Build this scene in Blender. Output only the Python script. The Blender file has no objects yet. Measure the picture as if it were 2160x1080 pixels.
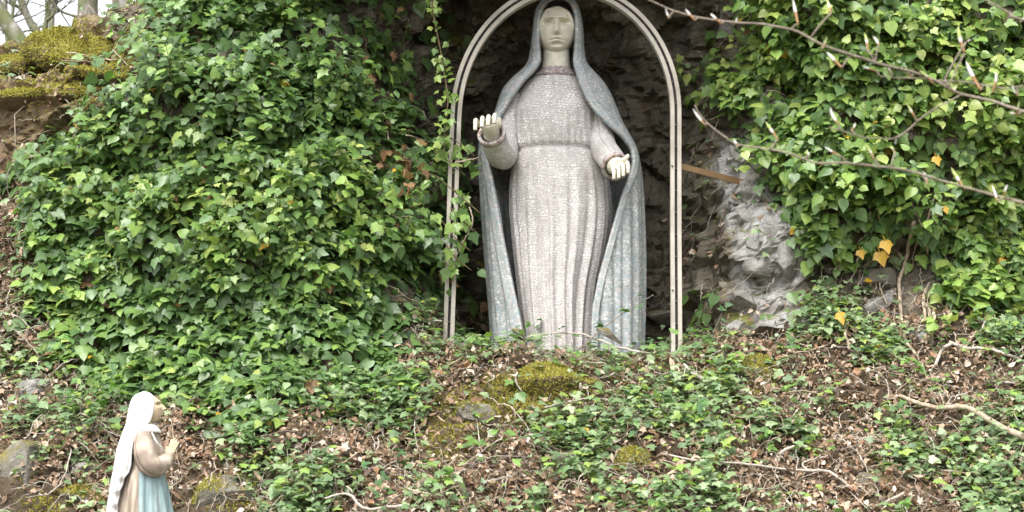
import bpy, math, random
import numpy as np
from mathutils import Vector, Matrix
from mathutils.bvhtree import BVHTree

random.seed(7)
RNG = np.random.default_rng(11)
S = bpy.context.scene
COL = S.collection
R = math.radians

# ------------------------------------------------------------------ camera, sky, sun, exposure
PITCH, FPX, CAMZ, CAMY = R(10), 4000.0, -1.24, -10.0
cd = bpy.data.cameras.new('camera')
cam = bpy.data.objects.new('camera', cd)
COL.objects.link(cam)
cam.location = (0, CAMY, CAMZ)
cam.rotation_euler = (R(90) + PITCH, 0, 0)
cd.sensor_width = 36
cd.lens = FPX / 2160 * 36
cd.clip_start = 0.1
cd.clip_end = 500
cd.dof.use_dof = True
cd.dof.focus_distance = 10.0
cd.dof.aperture_fstop = 4.5
S.camera = cam

SUN_EL, SUN_AZ = R(58), R(205)      # azimuth clockwise from +Y, seen from above
w = bpy.data.worlds.new('World')
S.world = w
w.use_nodes = True
nt = w.node_tree
bg = nt.nodes['Background']
sky = nt.nodes.new('ShaderNodeTexSky')
sky.sky_type = 'NISHITA'
sky.sun_disc = False
sky.sun_elevation = SUN_EL
sky.sun_rotation = SUN_AZ
sky.air_density = 1.0
sky.dust_density = 4.0
sky.ozone_density = 1.0
hs = nt.nodes.new('ShaderNodeHueSaturation')
hs.inputs['Saturation'].default_value = 0.22
nt.links.new(sky.outputs[0], hs.inputs['Color'])
nt.links.new(hs.outputs[0], bg.inputs[0])
bg.inputs[1].default_value = 0.15

sd = bpy.data.lights.new('sun', 'SUN')
sd.energy = 1.0
sd.angle = R(28)
sd.color = (1.0, 0.97, 0.92)
sun = bpy.data.objects.new('sun', sd)
COL.objects.link(sun)
sdir = Vector((math.sin(SUN_AZ) * math.cos(SUN_EL), math.cos(SUN_AZ) * math.cos(SUN_EL), math.sin(SUN_EL)))
sun.rotation_euler = sdir.to_track_quat('Z', 'Y').to_euler()
sun.location = sdir * 30

S.view_settings.view_transform = 'Standard'
S.view_settings.look = 'None'
S.view_settings.gamma = 1
S.view_settings.exposure = 1.7
S.view_settings.use_curve_mapping = False
S.render.resolution_x, S.render.resolution_y = 1024, 512
S.render.engine = 'CYCLES'

# ------------------------------------------------------------------ helpers
CP, SP = math.cos(PITCH), math.sin(PITCH)
def ray(px, py):
    a, b = (px - 1080) / FPX, (py - 540) / FPX
    return np.array((a, CP + b * SP, SP - b * CP))
def W(px, py, Y=0.0):
    """point of the plane y = Y that the photograph shows at (px, py)"""
    d = ray(px, py)
    t = (Y - CAMY) / d[1]
    return np.array((d[0] * t, Y, CAMZ + d[2] * t))
def project(P):
    P = np.asarray(P, float)
    dx, dy, dz = P[..., 0], P[..., 1] - CAMY, P[..., 2] - CAMZ
    dep = dy * CP + dz * SP
    up = -dy * SP + dz * CP
    dd = np.maximum(dep, 0.05)
    return 1080 + FPX * dx / dd, 540 - FPX * up / dd, dep
def nrm(v):
    v = np.asarray(v, float)
    return v / np.maximum(np.linalg.norm(v, axis=-1, keepdims=True), 1e-9)

def _hash(i, j, k, seed):
    with np.errstate(over='ignore'):
        h = (i.astype(np.int64) * 374761393 + j.astype(np.int64) * 668265263 + k.astype(np.int64) * 2147483647 + seed * 974711) & 0xFFFFFFFF
        h = ((h ^ (h >> 13)) * 1274126177) & 0xFFFFFFFF
        h = ((h ^ (h >> 16)) * 2246822519) & 0xFFFFFFFF
        h = h ^ (h >> 15)
    return (h & 0xFFFFFF) / float(0xFFFFFF)
def vnoise(P, seed=0):
    P = np.asarray(P, float)
    I = np.floor(P).astype(np.int64)
    F = P - I
    F = F * F * (3 - 2 * F)
    out = 0
    for a in (0, 1):
        for b in (0, 1):
            for c in (0, 1):
                wgt = (F[..., 0] if a else 1 - F[..., 0]) * (F[..., 1] if b else 1 - F[..., 1]) * (F[..., 2] if c else 1 - F[..., 2])
                out = out + wgt * _hash(I[..., 0] + a, I[..., 1] + b, I[..., 2] + c, seed)
    return out * 2 - 1
def fbm(P, octv=4, seed=0):
    s, a, o = 0, 1.0, 0
    P = np.asarray(P, float)
    for k in range(octv):
        o = o + a * vnoise(P * (2 ** k) + 17.3 * k, seed + k)
        s += a
        a *= 0.5
    return o / s
def facets(P, scale, seed=0):
    """broken-rock relief: every Worley cell is a tilted plate"""
    Q = np.asarray(P, float) * scale
    I = np.floor(Q).astype(np.int64)
    best = np.full(Q.shape[:-1], 1e9)
    val = np.zeros(Q.shape[:-1])
    for a in (-1, 0, 1):
        for b in (-1, 0, 1):
            for c in (-1, 0, 1):
                i, j, k = I[..., 0] + a, I[..., 1] + b, I[..., 2] + c
                d = np.stack([Q[..., 0] - i - _hash(i, j, k, seed), Q[..., 1] - j - _hash(i, j, k, seed + 1), Q[..., 2] - k - _hash(i, j, k, seed + 2)], -1)
                dd = (d ** 2).sum(-1)
                v = (_hash(i, j, k, seed + 3) - .5) + sum((_hash(i, j, k, seed + 4 + m) - .5) * 1.3 * d[..., m] for m in range(3))
                m_ = dd < best
                best = np.where(m_, dd, best)
                val = np.where(m_, v, val)
    return val

def mesh_np(name, V, F, mat=None, smooth=True, uv=None, tint=None):
    me = bpy.data.meshes.new(name)
    V = np.asarray(V, np.float32)
    F = np.asarray(F, np.int32)
    me.vertices.add(len(V))
    me.vertices.foreach_set('co', V.ravel())
    n, k = F.shape
    me.loops.add(n * k)
    me.loops.foreach_set('vertex_index', F.ravel())
    me.polygons.add(n)
    me.polygons.foreach_set('loop_start', np.arange(0, n * k, k, dtype=np.int32))
    me.update(calc_edges=True)
    me.polygons.foreach_set('use_smooth', np.full(n, smooth, dtype=bool))
    if uv is not None:
        l = me.uv_layers.new(name='UVMap')
        l.data.foreach_set('uv', np.asarray(uv, np.float32)[F.ravel()].ravel())
    if tint is not None:
        a = me.color_attributes.new('tint', 'FLOAT_COLOR', 'POINT')
        t = np.ones((len(V), 4), np.float32)
        t[:, :3] = tint
        a.data.foreach_set('color', t.ravel())
    if mat:
        me.materials.append(mat)
    me.validate()
    return me
def mesh_py(name, V, F, mat=None, smooth=True, uv=None):
    me = bpy.data.meshes.new(name)
    me.from_pydata([tuple(map(float, v)) for v in V], [], [tuple(int(i) for i in f) for f in F])
    if uv is not None:
        l = me.uv_layers.new(name='UVMap')
        for i, lp in enumerate(me.loops):
            l.data[i].uv = uv[lp.vertex_index]
    for p in me.polygons:
        p.use_smooth = smooth
    if mat:
        me.materials.append(mat)
    me.update()
    return me
def link(name, me, parent=None, loc=None, world=True):
    """link an object; coordinates of `me` are world coordinates unless loc is given"""
    o = bpy.data.objects.new(name, me)
    COL.objects.link(o)
    l = Vector((0, 0, 0)) if loc is None else Vector(loc)
    if parent is not None:
        o.parent = parent
        off = Vector(parent.location)
        if parent.parent is not None:
            off = off + Vector(parent.parent.location)
        l = l - off
    o.location = l
    return o
def tag(o, label=None, cat=None, group=None, kind=None):
    if label: o['label'] = label
    if cat: o['category'] = cat
    if group: o['group'] = group
    if kind: o['kind'] = kind
    return o
def thing(name, loc, label, cat, group=None):
    e = bpy.data.objects.new(name, None)
    e.empty_display_size = 0.1
    COL.objects.link(e)
    e.location = Vector([float(c) for c in loc])
    return tag(e, label, cat, group)
def recentre(me, c):
    """move the mesh so that c becomes its origin"""
    me.transform(Matrix.Translation(-Vector([float(q) for q in c])))

def tube_arrays(pts, rad, sides=6, cap=True):
    pts = np.asarray(pts, float)
    n = len(pts)
    rad = np.broadcast_to(np.asarray(rad, float), (n,))
    T = nrm(np.gradient(pts, axis=0))
    ref = np.array((0.13, 0.31, 0.94)) if abs(T[0][2]) < .85 else np.array((1.0, 0.1, 0.05))
    V = []
    A = nrm(np.cross(T[0], ref))
    for i in range(n):
        A = nrm(A - T[i] * np.dot(A, T[i]))
        B = np.cross(T[i], A)
        for s in range(sides):
            an = 2 * math.pi * s / sides
            V.append(pts[i] + rad[i] * (math.cos(an) * A + math.sin(an) * B))
    F = []
    for i in range(n - 1):
        for s in range(sides):
            s2 = (s + 1) % sides
            F.append((i * sides + s, i * sides + s2, (i + 1) * sides + s2, (i + 1) * sides + s))
    if cap:
        V.append(pts[0]); V.append(pts[-1])
        a, b = len(V) - 2, len(V) - 1
        for s in range(sides):
            s2 = (s + 1) % sides
            F.append((a, s2, s, s))
            o = (n - 1) * sides
            F.append((b, o + s, o + s2, o + s2))
    F = [f if f[2] != f[3] else f[:3] for f in F]
    return V, F
def spline(pts, n):
    """Catmull-Rom through pts, n samples"""
    P = np.asarray(pts, float)
    if len(P) == 2:
        t = np.linspace(0, 1, n)[:, None]
        return P[0] * (1 - t) + P[1] * t
    P = np.vstack([2 * P[0] - P[1], P, 2 * P[-1] - P[-2]])
    m = len(P) - 3
    u = np.linspace(0, m - 1e-6, n)
    i = np.floor(u).astype(int)
    t = (u - i)[:, None]
    a, b, c, d = P[i], P[i + 1], P[i + 2], P[i + 3]
    return 0.5 * (2 * b + (c - a) * t + (2 * a - 5 * b + 4 * c - d) * t ** 2 + (3 * b - 3 * c + d - a) * t ** 3)
class Soup:
    """collects pieces of one mesh"""
    def __init__(s): s.V, s.F = [], []
    def add(s, VF):
        o = len(s.V)
        s.V.extend(VF[0]); s.F.extend([tuple(i + o for i in f) for f in VF[1]])
    def mesh(s, name, mat, smooth=True): return mesh_py(name, s.V, s.F, mat, smooth)
def apply_mods(o):
    dg = bpy.context.evaluated_depsgraph_get()
    me = bpy.data.meshes.new_from_object(o.evaluated_get(dg))
    o.modifiers.clear()
    o.data = me
    for p in me.polygons: p.use_smooth = True
def remesh(o, vox, sm=4):
    m = o.modifiers.new('r', 'REMESH'); m.mode = 'VOXEL'; m.voxel_size = vox
    m = o.modifiers.new('s', 'SMOOTH'); m.factor = .5; m.iterations = sm
    mats = list(o.data.materials)
    apply_mods(o)
    o.data.materials.clear()
    for q in mats: o.data.materials.append(q)

# ------------------------------------------------------------------ materials
class NT:
    def __init__(s, name):
        s.m = bpy.data.materials.new(name); s.m.use_nodes = True
        s.t = s.m.node_tree; s.b = s.t.nodes['Principled BSDF']; s.out = s.t.nodes['Material Output']
    def n(s, typ, **kw):
        q = s.t.nodes.new(typ)
        for k, v in kw.items():
            if k.startswith('_'): setattr(q, k[1:], v)
            else: q.inputs[k.replace('__', ' ')].default_value = v
        return q
    def l(s, a, b): s.t.links.new(a, b)
    def ramp(s, fac, stops, interp='LINEAR'):
        r = s.t.nodes.new('ShaderNodeValToRGB')
        r.color_ramp.interpolation = interp
        el = r.color_ramp.elements
        while len(el) > 1: el.remove(el[-1])
        el[0].position = stops[0][0]; el[0].color = (*stops[0][1], 1)
        for p, c in stops[1:]:
            e = el.new(p); e.color = (*c, 1)
        s.l(fac, r.inputs[0])
        return r.outputs[0]
    def mix(s, fac, a, b, mode='MIX'):
        q = s.t.nodes.new('ShaderNodeMix'); q.data_type = 'RGBA'; q.blend_type = mode
        for sock, v in ((q.inputs[0], fac), (q.inputs[6], a), (q.inputs[7], b)):
            if hasattr(v, 'links'): s.l(v, sock)
            else: sock.default_value = v if isinstance(v, (int, float)) else (*v, 1)
        return q.outputs[2]
    def math(s, op, a, b=None):
        q = s.t.nodes.new('ShaderNodeMath'); q.operation = op
        for i, v in enumerate((a, b)):
            if v is None: continue
            if hasattr(v, 'links'): s.l(v, q.inputs[i])
            else: q.inputs[i].default_value = v
        return q.outputs[0]
    def coord(s, which='Object', sc=None):
        q = s.t.nodes.new('ShaderNodeTexCoord').outputs[which]
        if sc:
            m = s.t.nodes.new('ShaderNodeMapping'); m.inputs['Scale'].default_value = sc
            s.l(q, m.inputs[0]); q = m.outputs[0]
        return q
    def noise(s, co, scale, detail=4, rough=.6):
        q = s.n('ShaderNodeTexNoise', Scale=scale, Detail=detail, Roughness=rough)
        s.l(co, q.inputs['Vector']); return q.outputs['Fac']
    def bump(s, h, strength=.5, dist=.02, prev=None):
        q = s.n('ShaderNodeBump', Strength=strength, Distance=dist)
        s.l(h, q.inputs['Height'])
        if prev is not None: s.l(prev, q.inputs['Normal'])
        return q.outputs[0]
    def set(s, **kw):
        for k, v in kw.items():
            sock = s.b.inputs[k.replace('__', ' ')]
            if hasattr(v, 'links'): s.l(v, sock)
            else: sock.default_value = v if isinstance(v, (int, float)) else (*v, 1)
        return s.m

def geo_pos(m): return m.t.nodes.new('ShaderNodeNewGeometry').outputs['Position']
def rock_mat(name, cols, moss=0.5, mosscol=((.05, .06, .012), (.16, .15, .03)), sc=1.0, rough=.9, pale=False):
    m = NT(name)
    co = geo_pos(m)
    n1 = m.noise(co, 3.2 * sc, 8, .68)
    n2 = m.noise(co, 17 * sc, 6, .7)
    c = m.ramp(n1, [(.28, cols[0]), (.45, cols[1]), (.58, cols[2]), (.72, cols[3])])
    c = m.mix(.55, c, m.ramp(n2, [(.3, (.35, .33, .3)), (.7, (1.25, 1.22, 1.2))]), 'MULTIPLY')
    if pale:     # a band of bare limestone runs through the rock
        at = m.n('ShaderNodeAttribute', _attribute_name='pale')
        pf = m.ramp(m.math('MULTIPLY', at.outputs['Fac'], m.math('ADD', n2, .5)), [(.3, (0, 0, 0)), (.6, (1, 1, 1))])
        c = m.mix(pf, c, m.ramp(n1, [(.3, (.16, .15, .13)), (.5, (.29, .28, .265)), (.66, (.48, .48, .47))]))
        ao = m.n('ShaderNodeAttribute', _attribute_name='ochre')
        c = m.mix(ao.outputs['Fac'], c, m.ramp(n1, [(.3, (.07, .05, .028)), (.5, (.16, .115, .065)), (.68, (.27, .215, .14))]))
    # rust and lichen stains with shapes of their own
    n3 = m.noise(co, 5.5 * sc, 5, .6)
    c = m.mix(m.ramp(n3, [(.58, (0, 0, 0)), (.68, (.55, .55, .55))]), c, (.12, .065, .03))
    v = m.n('ShaderNodeTexVoronoi', Scale=9.0 * sc); v.feature = 'DISTANCE_TO_EDGE'
    nz = m.n('ShaderNodeTexNoise', Scale=6.0, Detail=3.0); m.l(co, nz.inputs['Vector'])
    wob = m.n('ShaderNodeVectorMath', _operation='MULTIPLY_ADD'); m.l(nz.outputs['Color'], wob.inputs[0]); wob.inputs[1].default_value = (.25, .25, .25); m.l(co, wob.inputs[2])
    m.l(wob.outputs[0], v.inputs['Vector'])
    crack = m.ramp(v.outputs['Distance'], [(0, (0, 0, 0)), (.06, (1, 1, 1))])
    if moss:
        g = m.t.nodes.new('ShaderNodeNewGeometry')
        sx = m.t.nodes.new('ShaderNodeSeparateXYZ'); m.l(g.outputs['Normal'], sx.inputs[0])
        f = m.math('ADD', m.math('MULTIPLY', sx.outputs['Z'], .35), m.noise(co, 2.6, 5, .65))
        f = m.ramp(f, [(.86 - .3 * moss, (0, 0, 0)), (.98 - .3 * moss, (1, 1, 1))])
        mc = m.ramp(n2, [(.3, mosscol[0]), (.7, mosscol[1])])
        c = m.mix(f, c, mc)
    h = m.math('ADD', m.math('MULTIPLY', n2, .9), m.math('ADD', m.math('MULTIPLY', crack, .12), m.math('MULTIPLY', m.noise(co, 60, 4, .7), .3)))
    return m.set(Base__Color=c, Roughness=rough, Normal=m.bump(h, .9, .02), Specular__IOR__Level=.25)

M = {}
M['cliff'] = rock_mat('cliff_rock', [(.06, .052, .038), (.12, .105, .08), (.19, .17, .13), (.29, .27, .22)], .45, pale=True)
M['limestone'] = rock_mat('limestone', [(.13, .12, .1), (.24, .23, .21), (.36, .36, .35), (.55, .55, .54)], .12)
M['boulder'] = rock_mat('boulder_rock', [(.07, .065, .05), (.14, .13, .1), (.22, .21, .18), (.33, .32, .29)], .42, ((.07, .065, .012), (.22, .18, .04)))
M['mossrock'] = rock_mat('mossy_rock', [(.05, .04, .025), (.1, .075, .045), (.16, .12, .075), (.25, .21, .16)], .95, ((.09, .085, .015), (.27, .24, .05)))

def soil_mat():
    m = NT('soil'); co = geo_pos(m)
    n1 = m.noise(co, 4, 6, .7); n2 = m.noise(co, 40, 5, .75)
    c = m.ramp(n1, [(.3, (.04, .031, .021)), (.5, (.085, .064, .043)), (.7, (.14, .112, .078))])
    c = m.mix(.6, c, m.ramp(n2, [(.3, (.4, .38, .35)), (.7, (1.5, 1.4, 1.3))]), 'MULTIPLY')
    return m.set(Base__Color=c, Roughness=.95, Normal=m.bump(n2, 1.0, .02), Specular__IOR__Level=.2)
M['soil'] = soil_mat()

def leaf_mat(name, rough=.42, trans=.28, coat=0.0, vary=.35):
    m = NT(name)
    a = m.n('ShaderNodeAttribute', _attribute_name='tint')
    co = geo_pos(m)
    n1 = m.noise(co, 55, 3, .6)
    c = m.mix(vary, a.outputs['Color'], m.ramp(n1, [(.3, (.45, .5, .4)), (.7, (1.5, 1.45, 1.4))]), 'MULTIPLY')
    g = m.t.nodes.new('ShaderNodeNewGeometry')
    c2 = m.mix(m.math('MULTIPLY', g.outputs['Backfacing'], .5), c, m.mix(1.0, c, (1.3, 1.25, 1.2), 'MULTIPLY'))
    m.set(Base__Color=c2, Roughness=rough, Specular__IOR__Level=.45, Normal=m.bump(n1, .25, .004))
    t = m.t.nodes.new('ShaderNodeBsdfTranslucent')
    m.l(m.mix(1.0, c, (1.2, 1.35, .75), 'MULTIPLY'), t.inputs[0])
    ms = m.t.nodes.new('ShaderNodeMixShader'); ms.inputs[0].default_value = trans
    m.l(m.b.outputs[0], ms.inputs[1]); m.l(t.outputs[0], ms.inputs[2]); m.l(ms.outputs[0], m.out.inputs[0])
    return m.m
M['leaf'] = leaf_mat('ivy_leaf', .38, .3)
M['softleaf'] = leaf_mat('soft_leaf', .6, .35)
M['deadleaf'] = leaf_mat('dead_leaf', .75, .12, vary=.5)
M['moss'] = leaf_mat('moss', .95, .3)

def bark_mat(name, c0, c1, c2, sc=30, stretch=(1, 1, .25), moss=0.0):
    m = NT(name); co = geo_pos(m)
    mp = m.n('ShaderNodeMapping'); mp.inputs['Scale'].default_value = stretch; m.l(co, mp.inputs[0])
    n1 = m.noise(mp.outputs[0], sc, 6, .7); n2 = m.noise(co, 6, 4, .6)
    c = m.ramp(n1, [(.3, c0), (.5, c1), (.7, c2)])
    if moss: c = m.mix(m.ramp(n2, [(.5 - .2 * moss, (0, 0, 0)), (.7 - .2 * moss, (.8, .8, .8))]), c, (.09, .11, .03))
    return m.set(Base__Color=c, Roughness=.85, Normal=m.bump(n1, .7, .01), Specular__IOR__Level=.25)
M['bark'] = bark_mat('tree_bark', (.1, .085, .075), (.2, .18, .16), (.32, .3, .27), 22, moss=.45)
M['deadwood'] = bark_mat('dead_wood', (.2, .15, .1), (.36, .29, .21), (.5, .43, .34), 40, (1, 1, 1))
M['palewood'] = bark_mat('bleached_wood', (.24, .2, .155), (.4, .355, .3), (.56, .52, .46), 40, (1, 1, 1))
M['brownwood'] = bark_mat('brown_wood', (.07, .045, .03), (.14, .095, .06), (.24, .17, .11), 40, (1, 1, 1))
M['stem'] = bark_mat('ivy_stem', (.06, .05, .025), (.13, .1, .05), (.22, .18, .1), 50, (1, 1, 1))
M['twig'] = bark_mat('living_twig', (.13, .1, .075), (.24, .2, .155), (.34, .29, .23), 50, (1, 1, 1))

def plain(name, col, rough=.6, nz=.12, sc=25, bump=.15, metallic=0.0, spec=.4):
    m = NT(name); co = geo_pos(m)
    n1 = m.noise(co, sc, 5, .6)
    c = m.mix(nz * 3, col, m.ramp(n1, [(.3, (.55, .53, .5)), (.7, (1.12, 1.12, 1.1))]), 'MULTIPLY')
    return m.set(Base__Color=c, Roughness=rough, Metallic=metallic, Normal=m.bump(n1, bump, .004), Specular__IOR__Level=spec)

def mosaic_mat(name, cols, bw=.016, rh=.0135, grout=(.36, .34, .32), gsz=.0022, bump=.5):
    """small glass and stone tesserae set in wavering courses"""
    m = NT(name)
    uv = m.coord('UV')
    nz = m.n('ShaderNodeTexNoise', Scale=9.0, Detail=3.0); m.l(uv, nz.inputs['Vector'])
    sub = m.n('ShaderNodeVectorMath', _operation='SUBTRACT'); nz.inputs['Scale'].default_value = 14.0; m.l(nz.outputs['Color'], sub.inputs[0]); sub.inputs[1].default_value = (.5, .5, .5)
    ma = m.n('ShaderNodeVectorMath', _operation='MULTIPLY_ADD'); m.l(sub.outputs[0], ma.inputs[0]); ma.inputs[1].default_value = (.06, .06, 0); m.l(uv, ma.inputs[2])
    def brick(w_, h_):
        b = m.n('ShaderNodeTexBrick'); m.l(ma.outputs[0], b.inputs['Vector'])
        b.inputs['Scale'].default_value = 1
        b.inputs['Color1'].default_value = (0, 0, 0, 1); b.inputs['Color2'].default_value = (1, 1, 1, 1); b.inputs['Mortar'].default_value = (.5, .5, .5, 1)
        b.inputs['Mortar Size'].default_value = gsz; b.inputs['Mortar Smooth'].default_value = .3
        b.inputs['Brick Width'].default_value = w_; b.inputs['Row Height'].default_value = h_
        return b
    b = brick(bw, rh)
    k = len(cols)
    c = m.ramp(b.outputs['Color'], [(i / k, q) for i, q in enumerate(cols)], 'CONSTANT')
    n2 = m.noise(uv, 5, 5, .65)
    c = m.mix(.75, c, m.ramp(n2, [(.32, (.62, .6, .6)), (.68, (1.2, 1.2, 1.2))]), 'MULTIPLY')
    mp = m.n('ShaderNodeMapping'); mp.inputs['Scale'].default_value = (30, 2.2, 1); m.l(uv, mp.inputs[0])     # vertical streaks
    c = m.mix(.6, c, m.ramp(m.noise(mp.outputs[0], 1, 5, .6), [(.35, (.8, .78, .77)), (.65, (1.25, 1.25, 1.25))]), 'MULTIPLY')
    c = m.mix(.4, c, m.ramp(m.noise(uv, 85, 3, .6), [(.35, (.55, .53, .52)), (.65, (1.3, 1.3, 1.3))]), 'MULTIPLY')
    c = m.mix(b.outputs['Fac'], c, grout)
    h = m.math('SUBTRACT', m.math('MULTIPLY', b.outputs['Color'], .5), b.outputs['Fac'])
    return m.set(Base__Color=c, Roughness=.58, Normal=m.bump(h, bump, .003), Specular__IOR__Level=.3)
M['robe'] = mosaic_mat('robe_mosaic', [(.54, .515, .49), (.62, .595, .57), (.49, .46, .44), (.66, .64, .62), (.58, .54, .52), (.68, .665, .65), (.62, .58, .56), (.54, .53, .52)])
M['cloak'] = mosaic_mat('cloak_mosaic', [(.28, .34, .35), (.37, .43, .44), (.22, .28, .3), (.47, .51, .51), (.3, .4, .44), (.55, .57, .57), (.38, .39, .39), (.25, .36, .41)])
M['border'] = mosaic_mat('border_mosaic', [(.34, .42, .44), (.44, .5, .51), (.28, .38, .42), (.52, .56, .56), (.38, .42, .42), (.46, .44, .44)], .017, .015)
M['trim'] = mosaic_mat('trim_mosaic', [(.33, .2, .17), (.48, .38, .33), (.24, .15, .15), (.55, .46, .42), (.36, .27, .25), (.2, .14, .16)], .016, .012)
M['stoneskin'] = plain('carved_limestone', (.66, .62, .51), .75, .13, 30, .25)
M['palm'] = M['stoneskin']
M['metal'] = plain('painted_metal', (.47, .43, .37), .55, .26, 7, .15)
M['groove'] = plain('dark_channel', (.035, .03, .028), .7, .1)
M['bolt'] = plain('steel_bolt', (.16, .15, .14), .6, .05)
M['bar'] = plain('brown_flat_bar', (.2, .125, .06), .6, .14)
M['plasterwhite'] = plain('white_painted_plaster', (.72, .71, .69), .55, .16, 14, .08)
M['plasterskin'] = plain('painted_skin', (.52, .41, .27), .6, .1)
def streaked(name, cols, sc=(14, 14, 1.2)):
    m = NT(name)
    co = m.coord('Object', sc)
    n1 = m.noise(co, 2.2, 4, .55)
    n2 = m.noise(geo_pos(m), 18, 5, .6)
    c = m.ramp(n1, [(.3, cols[0]), (.5, cols[1]), (.68, cols[2])])
    c = m.mix(.35, c, m.ramp(n2, [(.3, (.6, .58, .55)), (.7, (1.15, 1.15, 1.12))]), 'MULTIPLY')
    return m.set(Base__Color=c, Roughness=.65, Normal=m.bump(n2, .15, .004), Specular__IOR__Level=.35)
M['gown'] = streaked('worn_brown_paint', [(.19, .15, .12), (.34, .28, .22), (.62, .56, .46)])
M['sleevepaint'] = streaked('worn_sleeve_paint', [(.2, .155, .125), (.33, .265, .21), (.56, .49, .4)], (7, 7, 5))
M['apron'] = streaked('worn_blue_paint', [(.17, .24, .25), (.25, .34, .345), (.4, .46, .45)], (10, 10, 1))
M['bud'] = plain('silky_bud', (.68, .67, .62), .5, .06, 60)
M['budscale'] = plain('bud_scale', (.36, .2, .09), .5, .12, 60)
M['budgreen'] = plain('opening_bud', (.42, .5, .16), .5, .1, 60)

# ------------------------------------------------------------------ the terrain: one bank and cliff, profile by profile
def prof(p5, rest, top15=(3, 4.5), top16=(60, 13)):
    return [(-60, -2.9), (-9, -2.85), (-3.8, -2.25), (-2.4, -1.5), (-1.55, -.92), p5] + rest + [top15, top16]
KEYS = [
 (-30, prof((-1.05, -.5), [(-.75, -.15), (-.55, .25), (-.38, .65), (-.28, 1.0), (-.2, 1.36), (.15, 1.45), (.35, 1.75), (1.2, 1.88), (4, 2.3)], (12, 3.2), (60, 10))),
 (-2.75, prof((-1.05, -.5), [(-.75, -.15), (-.55, .25), (-.38, .65), (-.28, 1.0), (-.2, 1.36), (.15, 1.45), (.35, 1.75), (1.2, 1.88), (4, 2.3)], (12, 3.2), (60, 10))),
 (-2.25, prof((-1.15, -.5), [(-.8, -.18), (-.62, .2), (-.5, .6), (-.42, .95), (-.3, 1.35), (.0, 1.5), (.35, 1.9), (1.2, 2.05), (4, 2.5)], (12, 3.6), (60, 11))),
 (-1.7, prof((-1.2, -.5), [(-.85, -.2), (-.75, .1), (-.7, .45), (-.68, .8), (-.6, 1.2), (-.45, 1.6), (-.2, 1.95), (.1, 2.3), (.8, 2.7)])),
 (-1.0, prof((-1.15, -.5), [(-.8, -.2), (-.68, .1), (-.62, .45), (-.55, .8), (-.42, 1.2), (-.25, 1.6), (-.12, 2.0), (-.5, 2.5), (-.3, 3.2)])),
 (-.58, prof((-1.0, -.46), [(-.6, -.12), (-.42, .1), (-.3, .4), (-.15, .8), (.1, 1.2), (.3, 1.7), (.2, 2.15), (-.8, 2.5), (-.9, 3.2)])),
 (-.28, prof((-1.0, -.44), [(-.5, -.12), (.0, -.04), (.5, .04), (.75, .6), (.8, 1.3), (.7, 1.85), (.1, 2.2), (-.95, 2.32), (-.95, 3.2)])),
 (.3, prof((-1.0, -.42), [(-.5, -.13), (.1, -.05), (.95, .0), (1.15, .6), (1.2, 1.4), (1.0, 1.9), (.1, 2.25), (-.95, 2.32), (-.95, 3.2)])),  # overhang out of view, lowered and pulled forward to darken niche and head
 (.85, prof((-1.0, -.44), [(-.5, -.12), (.0, -.04), (.42, .03), (.58, .6), (.66, 1.3), (.6, 1.85), (.2, 2.25), (-.5, 2.4), (-.6, 3.2)])),
 (1.25, prof((-1.0, -.46), [(-.5, -.1), (-.25, .1), (-.15, .35), (-.05, .8), (.0, 1.3), (.0, 1.8), (-.1, 2.2), (-.4, 2.6), (-.4, 3.2)])),
 (1.7, prof((-1.05, -.5), [(-.6, -.12), (-.4, .12), (-.2, .4), (-.28, .8), (-.38, 1.2), (-.45, 1.7), (-.45, 2.2), (-.4, 2.7), (0, 3.3)])),
 (30, prof((-1.05, -.5), [(-.6, -.12), (-.4, .12), (-.2, .4), (-.28, .8), (-.38, 1.2), (-.45, 1.7), (-.45, 2.2), (-.4, 2.7), (0, 3.3)])),
]
NSEG = [4, 6, 16, 34, 40, 40, 34, 34, 34, 34, 34, 34, 30, 24, 12, 8]
xs = np.concatenate([np.linspace(-30, -3.4, 14)[:-1], np.arange(-3.4, 3.4, .02), np.linspace(3.4, 30, 14)])
kx = np.array([k[0] for k in KEYS], float)
kp = np.array([k[1] for k in KEYS], float)
cols_ = []
for x in xs:
    i = min(max(np.searchsorted(kx, x) - 1, 0), len(kx) - 2)
    t = (x - kx[i]) / (kx[i + 1] - kx[i])
    t = t * t * (3 - 2 * t)
    cp = kp[i] * (1 - t) + kp[i + 1] * t
    P = np.vstack([2 * cp[0] - cp[1], cp, 2 * cp[-1] - cp[-2]])
    out = []
    for s, n in enumerate(NSEG):
        a, b, c, d = P[s], P[s + 1], P[s + 2], P[s + 3]
        if s < 3 or s > 13: a, d = 2 * b - c, 2 * c - b
        tt = np.linspace(0, 1, n, endpoint=False)[:, None]
        out.append(.5 * (2 * b + (c - a) * tt + (2 * a - 5 * b + 4 * c - d) * tt ** 2 + (3 * b - 3 * c + d - a) * tt ** 3))
    out.append(cp[-1][None])
    cols_.append(np.vstack(out))
YZ = np.array(cols_)
NX, NR = YZ.shape[:2]
G = np.dstack([np.repeat(xs[:, None], NR, 1), YZ[..., 0], YZ[..., 1]])
def grid_normals(G):
    n = np.cross(np.gradient(G, axis=0), np.gradient(G, axis=1))
    return nrm(n)
NRM = grid_normals(G)
if NRM[NX // 2, sum(NSEG[:4])][2] < 0: NRM = -NRM
rowk = np.concatenate([np.full(n, i) for i, n in enumerate(NSEG)] + [[len(NSEG)]])
near = ((G[..., 1] > -6) & (G[..., 1] < 6)).astype(float)
rocky = np.clip((rowk - 6) / 1.5, 0, 1)[None, :] * near
low = fbm(G * 1.3, 3, 3) * .11 + fbm(G * 3.5, 3, 9) * .05
G1 = G + NRM * (low * (near * .8 + .2))[..., None]
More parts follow.
